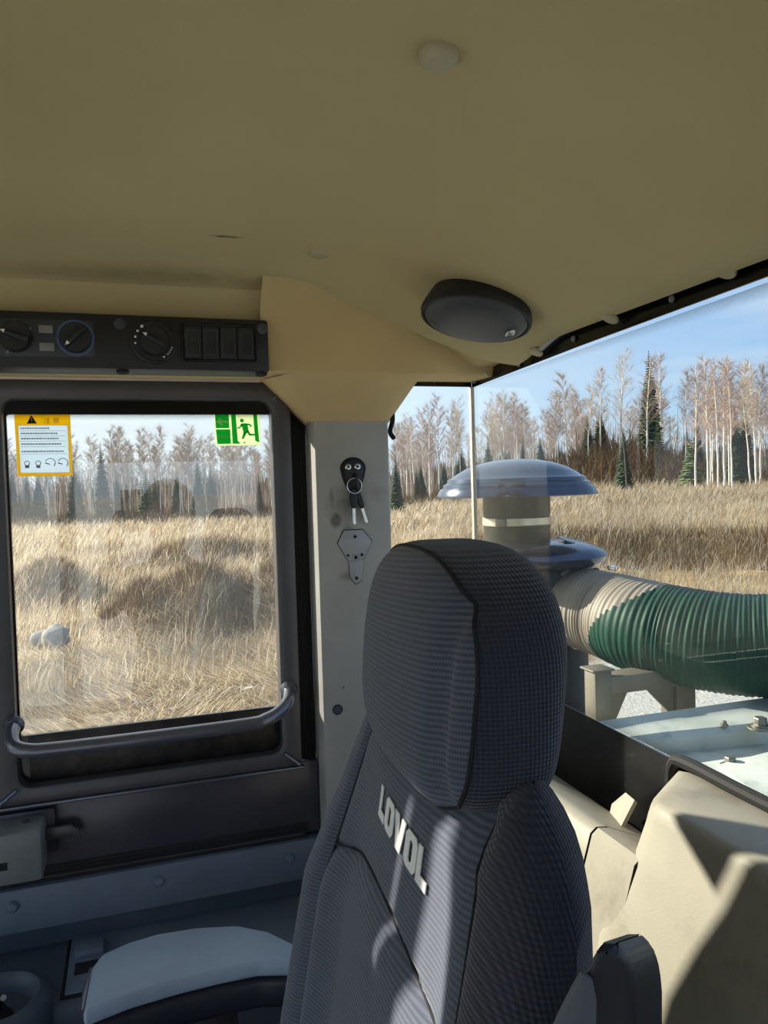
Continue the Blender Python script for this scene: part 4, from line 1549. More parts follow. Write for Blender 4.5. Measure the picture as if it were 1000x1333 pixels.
add_box(bm, (-0.014, -0.006, -0.010), (0.014, 0.006, 0.010), frame_to((0, 0, 1), p) @ Matrix.Rotation(math.atan2(v.y, v.x) + math.pi / 2, 4, 'Z'), bev=0.002)
obj('clamp_lock', bm, 'steel', band)
lc = Vector((1.8495, -1.0214, 2.8036))
bm = bm_new()
add_lathe(bm, [(0.12, -0.030), (0.17, -0.026), (0.19, -0.014), (0.1955, 0.000), (0.190, 0.010), (0.165, 0.022), (0.13, 0.032), (0.095, 0.037)], Matrix.Translation(lc), 64)
cap = obj('lower_cap', bm, 'dome_paint', t, 40)
bm = bm_new()
d = Vector((-0.32, -0.95, 0)); e = Vector((-0.95, 0.32, 0))
q = lc + d * 0.105 + Vector((0, 0, 0.034)) + e * 0.03
add_prism(bm, [q + d * a + e * b + Vector((0, 0, -0.28 * a - 0.12 * b)) for a, b in ((-0.035, -0.05), (0.05, -0.045), (0.05, 0.05), (-0.035, 0.05))], (0, 0, 0.002), 0.0005)
obj('data_plate', bm, 'black_gloss', cap)
bm = bm_new()
add_lathe(bm, [(0.135, 1.55), (0.140, 1.57), (0.140, lc.z - 0.05), (0.130, lc.z - 0.028)], Matrix.Translation((lc.x, lc.y, 0)), 48)
obj('canister', bm, 'dark_steel', t)
bm = bm_new()
add_box(bm, (-0.012, -0.004, 0), (0.012, 0.004, 0.035), Matrix.Translation((1.7088, -1.1239, 2.7389)), bev=0.002)
obj('red_latch', bm, 'red_paint', t)

# intake hose
hp = [(1.7301, -1.0835, 2.6734), (1.6929, -1.0847, 2.6726), (1.6175, -1.1054, 2.6647), (1.5098, -1.1124, 2.6571), (1.4346, -1.1483, 2.6473), (1.3668, -1.1944, 2.6398), (1.3061, -1.2514, 2.6375), (1.2421, -1.3198, 2.6464), (1.1756, -1.4303, 2.6739), (1.1112, -1.6010, 2.7202)]
CP = catmull(hp, 40)
LEN = [0.0]
for a, b in zip(CP, CP[1:]):
    LEN.append(LEN[-1] + (b - a).length)
total = LEN[-1]


def hose_at(s):
    s = min(max(s, 0), total - 1e-6)
    i = int(np.searchsorted(LEN, s, side='right')) - 1
    i = min(i, len(CP) - 2)
    f = (s - LEN[i]) / (LEN[i + 1] - LEN[i])
    return CP[i].lerp(CP[i + 1], f), (CP[min(i + 2, len(CP) - 1)] - CP[max(i - 1, 0)]).normalized()


HR, PITCH, NH = 0.1025, 0.0105, 56
nrow = int(total / (PITCH / 5))
hrows = []
for j in range(nrow):
    s = total * j / (nrow - 1)
    c, tn = hose_at(s)
    up_ = (Vector((0, 0, 1)) - tn * tn.z).normalized()
    sd = tn.cross(up_)
    row = []
    for i in range(NH):
        a = 2 * math.pi * i / NH
        ph = 2 * math.pi * s / PITCH
        rad = HR * (1.0 + 0.06 * smooth01(s / 0.25)) + 0.0011 * math.sin(ph) + 0.0006 * math.sin(ph * 0.37 + 3 * math.sin(a))
        row.append((c + up_ * (rad * math.cos(a)) + sd * (rad * math.sin(a)), s, a))
    hrows.append(row)
t = thing('intake_hose', 'thick ribbed green air hose with grey sleeve running across behind the glass', 'hose', hose_at(total * 0.4)[0])
nt = NT('hose_green')
nt.set(nt.ramp(nt.noise(7, 6), [(0.3, srgb(17, 50, 41)), (0.7, srgb(30, 74, 58))]), 0.55, 0, 0.2)
MAT['hose_green'] = nt.m
MAT['hose_grey'] = simple('hose_grey', srgb(128, 119, 104), 0.6, var=0.15, scale=12)


def hose_part(name, mat, test):
    bm = bm_new()
    cache = {}

    def vert(j, i):
        if (j, i) not in cache:
            cache[(j, i)] = bm.verts.new(hrows[j][i][0])
        return cache[(j, i)]
    for j in range(nrow - 1):
        for i in range(NH):
            i2 = (i + 1) % NH
            if test(hrows[j][i][1], hrows[j][i][2] + math.pi / NH):
                bm.faces.new((vert(j, i), vert(j + 1, i), vert(j + 1, i2), vert(j, i2)))
    return obj(name, bm, mat, t, 60)


def sleeve_len(a):
    return 0.155 + 0.075 * (0.5 + 0.5 * math.cos(a)) ** 1.6 * 1.6 - 0.01 * math.sin(a)


hose_part('grey_sleeve', 'hose_grey', lambda s, a: s < sleeve_len(a))
hose_part('green_hose', 'hose_green', lambda s, a: s >= sleeve_len(a))
bm = bm_new()
c0, t0 = hose_at(0.004)
M = frame_to(t0, c0)
add_lathe(bm, [(HR - 0.012, -0.004), (HR + 0.0045, -0.004), (HR + 0.0055, 0.0), (HR + 0.0055, 0.012), (HR + 0.003, 0.014)], M, 56)
cl = obj('end_clamp', bm, 'clamp_metal', t)
bm = bm_new()
add_box(bm, (-0.012, -0.006, -0.005), (0.012, 0.006, 0.005), frame_to((0.2, -0.9, 0.1), (1.5938, -1.0942, 2.7870)), bev=0.002)
obj('clamp_screw', bm, 'chrome', cl)
bm = bm_new()
add_tube(bm, [c0 - t0 * 0.20, c0 + t0 * 0.002], HR - 0.006, 40)
obj('outlet_stub', bm, 'dark_steel', t)

# steel support frame under the hose
t = thing('support_frame', 'grey beige welded steel frame standing on the hood under the hose', 'frame', (1.3196, -0.9033, 2.4800))
bx, by, bz = (1.4093, -0.9278, 2.5821)
bm = bm_new()
add_box(bm, (bx - 0.012, by - 0.026, 2.44), (bx + 0.03, by + 0.016, bz + 0.012), bev=0.003)
obj('post', bm, 'bracket_paint', t)
bm = bm_new()
add_box(bm, (bx - 0.018, by - 0.030, bz + 0.012), (bx + 0.034, by + 0.024, bz + 0.0165), bev=0.0015)
obj('post_cap', bm, 'bracket_paint', t)
bm = bm_new()
add_box(bm, (bx - 0.008, by - 0.245, bz - 0.042), (bx + 0.05, by - 0.020, bz - 0.004), bev=0.003)
obj('beam', bm, 'bracket_paint', t)
bm = bm_new()
add_box(bm, (bx - 0.008, by - 0.245, 2.44), (bx + 0.05, by - 0.195, bz - 0.004), bev=0.003)
obj('post', bm, 'bracket_paint', t)
bm = bm_new()
add_prism(bm, [(bx + 0.002, by - 0.024, bz - 0.040), (bx + 0.002, by - 0.075, bz - 0.040), (bx + 0.002, by - 0.030, bz - 0.125), (bx + 0.002, by - 0.024, bz - 0.125)], (0.006, 0, 0))
obj('gusset', bm, 'bracket_paint', t)
bm = bm_new()
add_prism(bm, [(bx + 0.002, by - 0.198, bz - 0.040), (bx + 0.002, by - 0.120, bz - 0.040), (bx + 0.002, by - 0.185, bz - 0.105), (bx + 0.002, by - 0.198, bz - 0.105)], (0.006, 0, 0))
obj('gusset', bm, 'bracket_paint', t)

# ================================================================== the land
def np_smooth(x):
    x = np.clip(x, 0, 1)
    return x * x * (3 - 2 * x)


def terrain(x, y):
    x, y = np.asarray(x, float), np.asarray(y, float)
    r = np.hypot(x, y)
    az = np.degrees(np.arctan2(y, x))
    fr = np_smooth((-az - 14) / 16) * np_smooth((az + 150) / 30)
    z = fr * (0.2 * np_smooth((r - 14) / 6) + 0.95 * np_smooth((r - 24.5) / 2.6) + 0.017 * np.maximum(0, np.minimum(r, 88) - 27))
    z = z + (1 - fr) * (0.004 * np.maximum(0, np.minimum(r, 100) - 40))
    z = z + 3.0 * np.exp(-((az + 35) / 5.5) ** 2 - ((r - 86) / 9) ** 2)
    z = z + 0.95 * np.exp(-((r - 17.6 - 0.10 * (az + 6)) / 1.3) ** 2) * np_smooth((az + 15) / 3) * np_smooth((2.2 - az) / 3) * (1 + 0.25 * np.sin(az * 1.1))
    z = z + 0.9 * np.exp(-((r - 25) / 1.8) ** 2 - ((az - 5.5) / 2.6) ** 2) + 0.8 * np.exp(-((r - 33) / 2.2) ** 2 - ((az + 5) / 6) ** 2)
    k = np_smooth((r - 10) / 8)
    z = z + k * (0.10 * np.sin(x * 0.9 + 1.7 * np.sin(y * 0.5)) * np.cos(y * 0.8 + 1.3 * np.sin(x * 0.4)) + 0.07 * np.sin(x * 2.3 + y * 1.1) * np.sin(y * 1.9 - x * 0.7))
    return z


rs = np.concatenate([np.linspace(0.5, 9, 8), np.linspace(9.4, 34, 90), np.linspace(35, 130, 80), np.array([150, 200, 300, 500, 900])])
azs = np.radians(np.concatenate([np.arange(-75, 30, 0.6), np.arange(30, 285, 5.0)]))
RR, AA = np.meshgrid(rs, azs, indexing='ij')
X, Y = RR * np.cos(AA), RR * np.sin(AA)
Z = terrain(X, Y)
n_r, n_a = X.shape
V = np.stack([X, Y, Z], -1).reshape(-1, 3)
idx = np.arange(n_r * n_a).reshape(n_r, n_a)
a = idx[:-1, :]
b = idx[1:, :]
quads = np.stack([a, b, np.roll(b, -1, 1), np.roll(a, -1, 1)], -1).reshape(-1, 4)
me = from_arrays('ground', V, quads.ravel(), np.arange(0, len(quads) * 4, 4), np.full(len(quads), 4))
t = NT('land')
sep = t.n('SeparateXYZ'); t.l(t.coord(), sep.inputs[0])
le = t.n('VectorMath', operation='LENGTH')
cmb = t.n('CombineXYZ'); t.l(sep.outputs[0], cmb.inputs[0]); t.l(sep.outputs[1], cmb.inputs[1])
t.l(cmb.outputs[0], le.inputs[0])
rad = t.math('ADD', le.outputs['Value'], t.math('MULTIPLY', t.math('SUBTRACT', t.noise(0.6, 4), 0.5), 4.0))
# the yard reaches further out behind the machine
back = t.n('MapRange'); t.l(sep.outputs[1], back.inputs['Value'])
back.inputs['From Min'].default_value = -3.0; back.inputs['From Max'].default_value = -8.0
back.inputs['To Min'].default_value = 9.2; back.inputs['To Max'].default_value = 13.4
west = t.n('MapRange'); t.l(sep.outputs[0], west.inputs['Value'])
west.inputs['From Min'].default_value = -2.0; west.inputs['From Max'].default_value = -8.0
west.inputs['To Min'].default_value = 0.0; west.inputs['To Max'].default_value = 900.0
gfac = t.math('SUBTRACT', t.math('SUBTRACT', rad, back.outputs[0]), west.outputs[0], clamp=True)
straw = t.ramp(t.noise(0.8, 8, 0.65), [(0.3, srgb(96, 76, 50)), (0.5, srgb(150, 126, 88)), (0.72, srgb(196, 172, 126))])
straw = t.mix(t.math('MULTIPLY', t.ramp(t.noise(14, 6, 0.7), [(0.45, (0, 0, 0)), (0.65, (1, 1, 1))]), 0.5), straw, srgb(92, 76, 52))
grav = t.ramp(t.noise(26, 8, 0.75), [(0.3, srgb(136, 134, 126)), (0.5, srgb(180, 177, 168)), (0.72, srgb(208, 204, 194))])
t.set(t.mix(gfac, grav, straw), 0.95, 0, 0.1)
t.bump(t.noise(9, 8, 0.7), 0.8, 0.06)
MAT['land'] = t.m
ground = obj('ground', me, 'land', None, 80)
ground['kind'] = 'structure'
ground['label'] = 'dry field and gravel yard round the machine'
ground['category'] = 'ground'


def grass_mat(name, stops, transl=0.5):
    t = NT(name)
    g = t.n('NewGeometry')
    c1 = t.ramp(g.outputs['Random Per Island'], stops)
    big = t.ramp(t.noise(0.35, 4), [(0.35, (0.56, 0.53, 0.50)), (0.65, (1, 1, 1))])
    m = t.n('Mix', data_type='RGBA', blend_type='MULTIPLY'); m.inputs[0].default_value = 0.7
    t.l(c1, m.inputs[6]); t.l(big, m.inputs[7])  # tufts vary in tone across the field
    t.set(m.outputs[2], 0.75, 0, 0.2)
    tl = t.n('BsdfTranslucent'); t.l(m.outputs[2], tl.inputs[0])
    mx = t.n('MixShader'); mx.inputs[0].default_value = transl
    t.l(t.b.outputs[0], mx.inputs[1]); t.l(tl.outputs[0], mx.inputs[2]); t.l(mx.outputs[0], t.out.inputs[0])
    return t.m


MAT['hay'] = grass_mat('hay', [(0.0, srgb(150, 126, 100)), (0.4, srgb(214, 193, 156)), (0.75, srgb(242, 226, 194)), (1.0, srgb(252, 245, 226))], 0.45)
MAT['thicket'] = grass_mat('thicket', [(0.0, srgb(120, 100, 88)), (0.6, srgb(168, 148, 132)), (1.0, srgb(226, 214, 198))], 0.3)
MAT['far_forest'] = grass_mat('far_forest', [(0.0, srgb(70, 74, 62)), (0.6, srgb(104, 98, 88)), (1.0, srgb(140, 126, 114))], 0.2)
MAT['weeds'] = grass_mat('weeds', [(0.0, srgb(74, 56, 42)), (0.5, srgb(120, 94, 66)), (1.0, srgb(166, 138, 98))], 0.2)


def blades(name, r, az, length, width, lean, heading, mat, label, curl=0.35):
    """one object of many bent blades standing on the land: a quad and a tip triangle each"""
    n = len(r)
    x, y = r * np.cos(az), r * np.sin(az)
    P = np.stack([x, y, terrain(x, y) - 0.02], -1)
    h = np.stack([np.cos(heading), np.sin(heading), np.zeros(n)], -1)
    side = np.stack([-np.sin(heading + rng.normal(0, 0.5, n)), np.cos(heading), np.zeros(n)], -1)
    # face broadside to the middle of the yard
    tang = np.stack([-np.sin(az), np.cos(az), np.zeros(n)], -1)
    side = side * 0.35 + tang * np.sign((side * tang).sum(-1, keepdims=True) + 1e-9)
    side /= np.linalg.norm(side, axis=-1, keepdims=True)
    up = np.array([0, 0, 1.0])
    d1 = h * np.sin(lean)[:, None] + up * np.cos(lean)[:, None]
    lean2 = np.clip(lean + curl * (1 + rng.normal(0, 0.5, n)), -2, 1.75)
    d2 = h * np.sin(lean2)[:, None] + up * np.cos(lean2)[:, None]
    M = P + d1 * (length * 0.5)[:, None]
    T = M + d2 * (length * 0.5)[:, None]
    w = side * (width * 0.5)[:, None]
    V = np.stack([P - w, P + w, M - w * 0.8, M + w * 0.8, T], 1).reshape(-1, 3)
    b5 = np.arange(n) * 5
    loops = np.stack([b5, b5 + 1, b5 + 3, b5 + 2, b5 + 2, b5 + 3, b5 + 4], -1).ravel()
    st = np.stack([np.arange(n) * 7, np.arange(n) * 7 + 4], -1).ravel()
    to = np.tile([4, 3], n)
    o = obj(name, from_arrays(name, V, loops, st, to), mat, None, None)
    o['kind'] = 'stuff'
    o['label'] = label
    o['category'] = 'grass'
    return o


def wedge(n, r0, r1, a0=-64, a1=24, p=1.0):
    return r0 + (r1 - r0) * rng.random(n) ** p, np.radians(rng.uniform(a0, a1, n))


def edge_ok(r, az):
    x, y = r * np.cos(az), r * np.sin(az)
    lim = 9.0 + 4.4 * np_smooth((-y - 3) / 5) + 0.5 * np.sin(az * 40) + 0.4 * np.sin(az * 17 + 1)
    return r > lim


# matted hay close by
r, az = wedge(80000, 8.8, 17.0, -30, 24)
k = edge_ok(r, az); r, az = r[k], az[k]
x, y = r * np.cos(az), r * np.sin(az)
head_ = 1.9 + 1.1 * np.sin(x * 0.8 + 0.7 * y) + 0.9 * np.sin(y * 1.7 - x * 0.35) + rng.normal(0, 0.55, len(r))
blades('matted_hay', r, az, rng.uniform(0.25, 0.75, len(r)), rng.uniform(0.004, 0.013, len(r)), np.clip(rng.normal(1.28, 0.22, len(r)), 0.2, 1.6), head_, 'hay',
       'matted pale dry grass lying beside the machine', 0.25)
# standing dry grass over the field
r, az = wedge(120000, 12.5, 46.0, p=1.25)
k = edge_ok(r, az); r, az = r[k], az[k]
dens = 0.5 + 0.5 * np.sin(r * np.cos(az) * 0.55 + 2 * np.sin(r * np.sin(az) * 0.33))
k = (rng.random(len(r)) < 0.35 + 0.65 * dens) & ((r > 16.5) | (np.degrees(az) < -15) | (rng.random(len(r)) < 0.25)); r, az = r[k], az[k]
blades('dry_grass', r, az, rng.uniform(0.25, 0.62, len(r)) * (0.8 + 0.012 * r), 0.004 + 0.00045 * r * rng.uniform(0.6, 1.4, len(r)), np.abs(rng.normal(0.35, 0.25, len(r))),
       rng.normal(-1.2, 0.9, len(r)), 'hay', 'tall pale dry grass standing over the field')
r, az = wedge(60000, 42, 115.0, p=1.3)
blades('dry_grass', r, az, rng.uniform(0.5, 1.0, len(r)), 0.03 + 0.0005 * r, np.abs(rng.normal(0.3, 0.2, len(r))), rng.normal(-1.2, 1.0, len(r)), 'hay',
       'far dry grass below the trees')
# brown weeds on the bank, the mound and the hummocks
parts_ = []
r1, a1_ = 24.2 + 3.2 * rng.random(17000), np.radians(rng.uniform(-66, -24, 17000))
r2, a2_ = 17.6 + rng.normal(0, 1.0, 12000), np.radians(rng.uniform(-15, 2.5, 12000))
r2 = r2 + 0.10 * (np.degrees(a2_) + 6)
r3, a3_ = 25 + rng.normal(0, 1.4, 4500), np.radians(rng.normal(5.5, 2.2, 4500))
r4, a4_ = 33 + rng.normal(0, 1.6, 4000), np.radians(rng.normal(-5, 4, 4000))
r, az = np.concatenate([r1, r2, r3, r4]), np.concatenate([a1_, a2_, a3_, a4_])
blades('brown_weeds', r, az, rng.uniform(0.2, 0.62, len(r)), 0.003 + 0.0003 * r, np.abs(rng.normal(0.3, 0.3, len(r))), rng.uniform(0, 6.28, len(r)), 'weeds',
       'brown withered weeds on the banks and mounds', 0.2)
# dark undergrowth along the foot of the forest
r, az = wedge(26000, 74, 112, -64, 24)
hgt = 0.8 + 1.4 * np.exp(-((np.degrees(az) + 35) / 6) ** 2)
blades('undergrowth', r, az, rng.uniform(0.8, 2.4, len(r)) * hgt * 0.8, 0.05 + 0.0006 * r, np.abs(rng.normal(0.25, 0.25, len(r))), rng.uniform(0, 6.28, len(r)), 'weeds',
       'dark leafless undergrowth along the foot of the forest', 0.3)

# a thicket of thin young trunks filling the forest
r, az = wedge(6000, 88, 124, -60, 22)
blades('tree_thicket', r, az, 2.0 + 6.5 * rng.random(len(r)) ** 1.8, rng.uniform(0.04, 0.10, len(r)), np.abs(rng.normal(0.0, 0.05, len(r))), rng.uniform(0, 6.28, len(r)), 'thicket',
       'thicket of thin young birch stems inside the forest', 0.05)

# dark old forest far behind
r, az = wedge(9000, 116, 130, -62, 24)
blades('far_undergrowth', r, az, rng.uniform(2.0, 6.0, len(r)), rng.uniform(0.15, 0.4, len(r)), np.abs(rng.normal(0.0, 0.08, len(r))), rng.uniform(0, 6.28, len(r)), 'far_forest',
       'dark forest edge far behind the birches', 0.05)

# stones at the near edge of the field
for i, (g, s, lab) in enumerate((((15.94, 1.76), 0.22, 'grey boulder lying left in the matted grass, smaller of two'), ((15.64, 1.50), 0.27, 'pale boulder lying in the matted grass, larger of two'))):
    bm = bm_new()
    bmesh.ops.create_icosphere(bm, subdivisions=3, radius=s)
    z0 = float(terrain(*g))
    for v in bm.verts:
        nn = mnoise.noise(v.co * 5 + Vector((i * 7, 0, 0))) * 0.35
        v.co = Vector((v.co.x * 1.15, v.co.y, v.co.z * 0.8)) * (1 + nn) + Vector((g[0], g[1], z0 + 0.30 * s + 0.25))
    tag(obj('boulder', bm, 'stone', None, 50), lab, 'stone', 'boulders in the grass')

# ------------------------------------------------------------------ trees
t = NT('birch_bark')
sep = t.n('SeparateXYZ'); t.l(t.coord(), sep.inputs[0])
cmb = t.n('CombineXYZ'); t.l(t.math('MULTIPLY', sep.outputs[0], 3.0), cmb.inputs[0]); t.l(t.math('MULTIPLY', sep.outputs[1], 3.0), cmb.inputs[1]); t.l(t.math('MULTIPLY', sep.outputs[2], 6.0), cmb.inputs[2])
t.set(t.ramp(t.noise(1.3, 5, 0.6, cmb.outputs[0]), [(0.30, srgb(104, 94, 84)), (0.38, srgb(226, 218, 202)), (0.75, srgb(246, 240, 228))]), 0.8, 0, 0.2)
MAT['birch_bark'] = t.m
MAT['birch_twig'] = simple('birch_twig', srgb(176, 156, 142), 0.85, var=0.2, scale=0.5)
MAT['birch_twig_pale'] = simple('birch_twig_pale', srgb(198, 186, 172), 0.85, var=0.2, scale=0.5)
MAT['grey_bark'] = simple('grey_bark', srgb(96, 84, 72), 0.9, var=0.25, scale=3)
MAT['needles'] = simple('needles', srgb(64, 82, 54), 0.85, var=0.35, scale=1.2)
MAT['needles_brown'] = simple('needles_brown', srgb(84, 78, 50), 0.85, var=0.35, scale=1.2)
MAT['pine_needles'] = simple('pine_needles', srgb(92, 108, 62), 0.85, var=0.3, scale=1.2)


def birch(seed, H=11.0, R=0.10, spread=1.0, lean=0.25, twig_mat='birch_twig', low=0.36):
    q = np.random.default_rng(seed)
    root = bpy.data.objects.new('birch_tree', None)
    C.objects.link(root)
    bm = bm_new()
    bx_, by_ = q.normal(0, lean, 2)
    trunk = [Vector((bx_ * (i / 8) ** 1.6 + q.normal(0, 0.03), by_ * (i / 8) ** 1.6 + q.normal(0, 0.03), -0.3 + (H + 0.3) * i / 8)) for i in range(9)]
    add_tube(bm, trunk, [R * (1 - i / 8.6) + 0.008 for i in range(9)], 7)
    obj('trunk', bm, 'birch_bark', root, 60)
    bb = bm_new()
    tv, tf = [], []
    CT = catmull(trunk, 4)
    for i in range(44):
        h = low + (0.98 - low) * (i + q.random()) / 44
        p = CT[min(int(h * (len(CT) - 1)), len(CT) - 1)]
        L = (0.6 + 2.2 * (1 - h) ** 0.8) * spread * q.uniform(0.7, 1.25)
        a = q.uniform(0, 6.283)
        d = Vector((math.cos(a) * 0.62, math.sin(a) * 0.62, q.uniform(0.6, 1.0))).normalized()
        pts = [p, p + d * L * 0.45, p + d * L * 0.8 + Vector((0, 0, -0.02 * L)), p + d * L * 1.05 + Vector((0, 0, -0.16 * L))]
        add_tube(bb, pts, [0.026 * (1.15 - h) + 0.006, 0.014, 0.009, 0.004], 3, caps=False)
        for _ in range(27):
            s = q.uniform(0.3, 1.0)
            base = pts[0].lerp(pts[3], s) + Vector((0, 0, 0.12 * L * s * (1 - s)))
            dd = Vector(tuple(q.normal(0, 0.55, 2)) + (q.uniform(-0.45, 0.9),)) + d * 0.6
            dd = dd.normalized() * q.uniform(0.35, 1.0)
            sd = dd.cross(Vector(tuple(q.normal(0, 1, 3)))).normalized() * 0.0105
            k0 = len(tv)
            tv += [base - sd, base + sd, base + dd]
            tf.append((k0, k0 + 1, k0 + 2))
    obj('branches', bb, twig_mat, root, None)
    me = bpy.data.meshes.new('twigs')
    me.from_pydata(tv, [], tf)
    o = obj('twigs', me, twig_mat, root, None)
    o['kind'] = 'stuff'
    return root


def spruce(seed, H=10.0, R=1.55, mat='needles', tiers=46, name='spruce_tree', top_bare=False):
    q = np.random.default_rng(seed)
    root = bpy.data.objects.new(name, None)
    C.objects.link(root)
    bm = bm_new()
    add_tube(bm, [(0, 0, -0.3), (0, 0, H * 0.5), (0, 0, H)], [0.13, 0.08, 0.012], 6)
    obj('trunk', bm, 'grey_bark', root, 60)
    tv, tf = [], []
    for i in range(tiers):
        h = 0.05 + 0.94 * (i / (tiers - 1))
        rad = R * (1 - h) ** 0.85 + 0.06
        z = H * h
        m = 16 if h < 0.8 else 9
        for j in range(m):
            a = 6.283 * (j + q.random() * 0.8) / m
            L = rad * q.uniform(0.55, 1.12)
            dr = Vector((math.cos(a), math.sin(a), 0))
            sd = Vector((-math.sin(a), math.cos(a), 0))
            p0 = Vector((0, 0, z + 0.12 * L))
            zt = z - 0.30 * L + q.normal(0, 0.04)
            mid = dr * L * 0.6 + Vector((0, 0, z - 0.05 * L))
            tip = dr * L + Vector((0, 0, zt + 0.10 * L))
            w = L * 0.34 + 0.03
            k0 = len(tv)
            tv += [p0, mid - sd * w + Vector((0, 0, -0.12 * L)), mid, mid + sd * w + Vector((0, 0, -0.12 * L)), tip,
                   mid - sd * w * 0.5 + dr * L * 0.15 + Vector((0, 0, -0.30 * L)), mid + sd * w * 0.6 - dr * L * 0.2 + Vector((0, 0, -0.26 * L))]
            tf += [(k0, k0 + 1, k0 + 2), (k0, k0 + 2, k0 + 3), (k0 + 1, k0 + 4, k0 + 2), (k0 + 2, k0 + 4, k0 + 3), (k0 + 1, k0 + 5, k0 + 2), (k0 + 2, k0 + 6, k0 + 3)]
    me = bpy.data.meshes.new('foliage')
    me.from_pydata(tv, [], tf)
    o = obj('foliage', me, mat, root, None)
    o['kind'] = 'stuff'
    return root


def copy_tree(root):
    c = root.copy()
    C.objects.link(c)
    for ch in root.children:
        d = ch.copy()
        C.objects.link(d)
        d.parent = c
    return c


birches = [birch(1), birch(2, spread=0.85, lean=0.5), birch(3, twig_mat='birch_twig_pale', spread=1.1), birch(4, R=0.075, spread=0.75, low=0.45, lean=0.4),
           birch(5, R=0.085, twig_mat='birch_twig_pale', spread=0.8, low=0.5, lean=0.6), birch(6, R=0.12, spread=1.25, low=0.3)]
spruces = [spruce(11, R=1.9), spruce(12, R=1.6), spruce(13, R=2.2, mat='needles'), spruce(14, R=1.5, mat='needles_brown')]
pines = [spruce(21, H=7.5, R=2.0, mat='pine_needles', tiers=24, name='pine_tree')]
bpy.context.view_layer.update()
used = set()


def plant(proto, xy, height, label, cat, group, nominal):
    o = proto if proto.name not in used else copy_tree(proto)
    used.add(proto.name)
    o.location = (xy[0], xy[1], float(terrain(*xy)))
    s = height / nominal
    w = s ** 0.8
    o.scale = (w, w, s)
    o.rotation_euler = (0, 0, random.uniform(0, 6.28))
    o['label'] = label
    o['category'] = cat
    if group:
        o['group'] = group
    return o


# trees one can point at: distance and bearing of each, its kind, height and look
single = [
    ((106.48, 3.89), 's', 1, 9.6, 'dark pointed spruce beside the warning sticker, tallest seen through the door window'),
    ((102.22, 6.94), 's', 0, 7.4, 'dark spruce rising from under the warning sticker edge'),
    ((113.42, 12.25), 's', 2, 6.5, 'dark spruce below the warning sticker'),
    ((102.61, -7.99), 's', 1, 7.9, 'slim spruce under the left edge of the exit sign, taller of a pair'),
    ((104.13, -9.80), 's', 1, 6.7, 'slim spruce under the exit sign, shorter of a pair'),
    ((115.19, -1.68), 'p', 0, 6.6, 'yellow green bushy pine in the middle of the door window'),
    ((116.73, -3.41), 's', 3, 6.0, 'brownish spruce just beside the bushy pine'),
    ((103.44, 1.02), 'b', 2, 11.2, 'tall bare birch with rounded crown in the door window'),
    ((107.87, -4.75), 'b', 4, 9.0, 'slender bare birch in the middle of the door window'),
    ((90.68, -12.32), 'b', 5, 9.4, 'bushy bare birch under the exit sign near the window edge'),
    ((93.20, -11.02), 'b', 0, 8.8, 'bare birch with white trunk under the exit sign'),
    ((67.46, -51.25), 's', 1, 11.6, 'tall narrow spruce spike topping the whole treeline in the rear window'),
    ((69.30, -52.06), 's', 3, 8.6, 'brownish spruce at the foot of the tall spike spruce'),
    ((72.53, -48.62), 's', 0, 6.2, 'dark spruce above the dome edge, broad one'),
    ((72.97, -47.26), 's', 1, 5.6, 'small dark spruce above the dome edge'),
    ((73.46, -52.23), 's', 1, 6.8, 'dark spruce half way between dome and spike spruce'),
    ((72.83, -67.06), 's', 1, 8.9, 'dark pointed spruce near the top corner of the bright reflection'),
    ((72.47, -68.17), 's', 3, 9.3, 'brownish pointed spruce near the frame edge above the reflection'),
    ((85.74, -43.61), 's', 1, 4.8, 'small spruce standing just above the dome top'),
    ((82.92, -36.10), 's', 0, 5.0, 'dark spruce behind the dome beside the sealed glass joint'),
    ((72.79, -60.72), 'p', 0, 5.6, 'yellow green pine among the white trunks at the forest edge'),
    ((85.15, -29.26), 's', 1, 6.4, 'dark spruce close to the grey pillar in the quarter window'),
    ((53.57, -48.68), 'b', 3, 10.2, 'near birch with long white trunk at the right of the rear window'),
    ((51.25, -49.33), 'b', 4, 10.6, 'leaning near birch with white trunk at the frame edge'),
    ((55.72, -48.54), 'b', 3, 9.4, 'slim near birch with white trunk before the pine'),
    ((70.14, -43.04), 'b', 5, 10.4, 'broad bare birch standing alone above the dome edge'),
    ((78.33, -30.82), 'b', 5, 10.6, 'broad bare birch filling the quarter window'),
    ((75.71, -32.42), 'b', 2, 10.8, 'tall pale birch beside the sealed glass joint'),
    ((80.73, -29.92), 'b', 2, 10.2, 'pale birch in the quarter window near the pillar'),
]
for xy, kind, which, h, lab in single:
    if kind in 'sp' and math.hypot(*xy) > 88:
        xy, h = (xy[0] * 0.75, xy[1] * 0.75), h * 0.82
    if kind == 's':
        plant(spruces[which], xy, h, lab, 'spruce', None, 10.0)
    elif kind == 'p':
        plant(pines[0], xy, h, lab, 'pine', None, 7.5)
    else:
        plant(birches[which], xy, h, lab, 'birch', None, 11.0)


def region(deg):
    """where along the treeline a tree of bearing deg stands, by what one sees it through or beside"""
    if deg > -0.5:
        return 'seen through the front half of the door window'
    if deg > -10.5:
        return 'seen through the rear half of the door window'
    if deg > -18.5:
        return 'close beside the grey pillar'
    if deg > -25:
        return 'seen through the quarter window'
    if deg > -31:
        return 'seen above the metal dome'
    if deg > -36:
        return 'between the dome and the tall spike spruce'
    if deg > -41:
        return 'between the spike spruce and the reflection'
    return 'at the far end of the rear window'


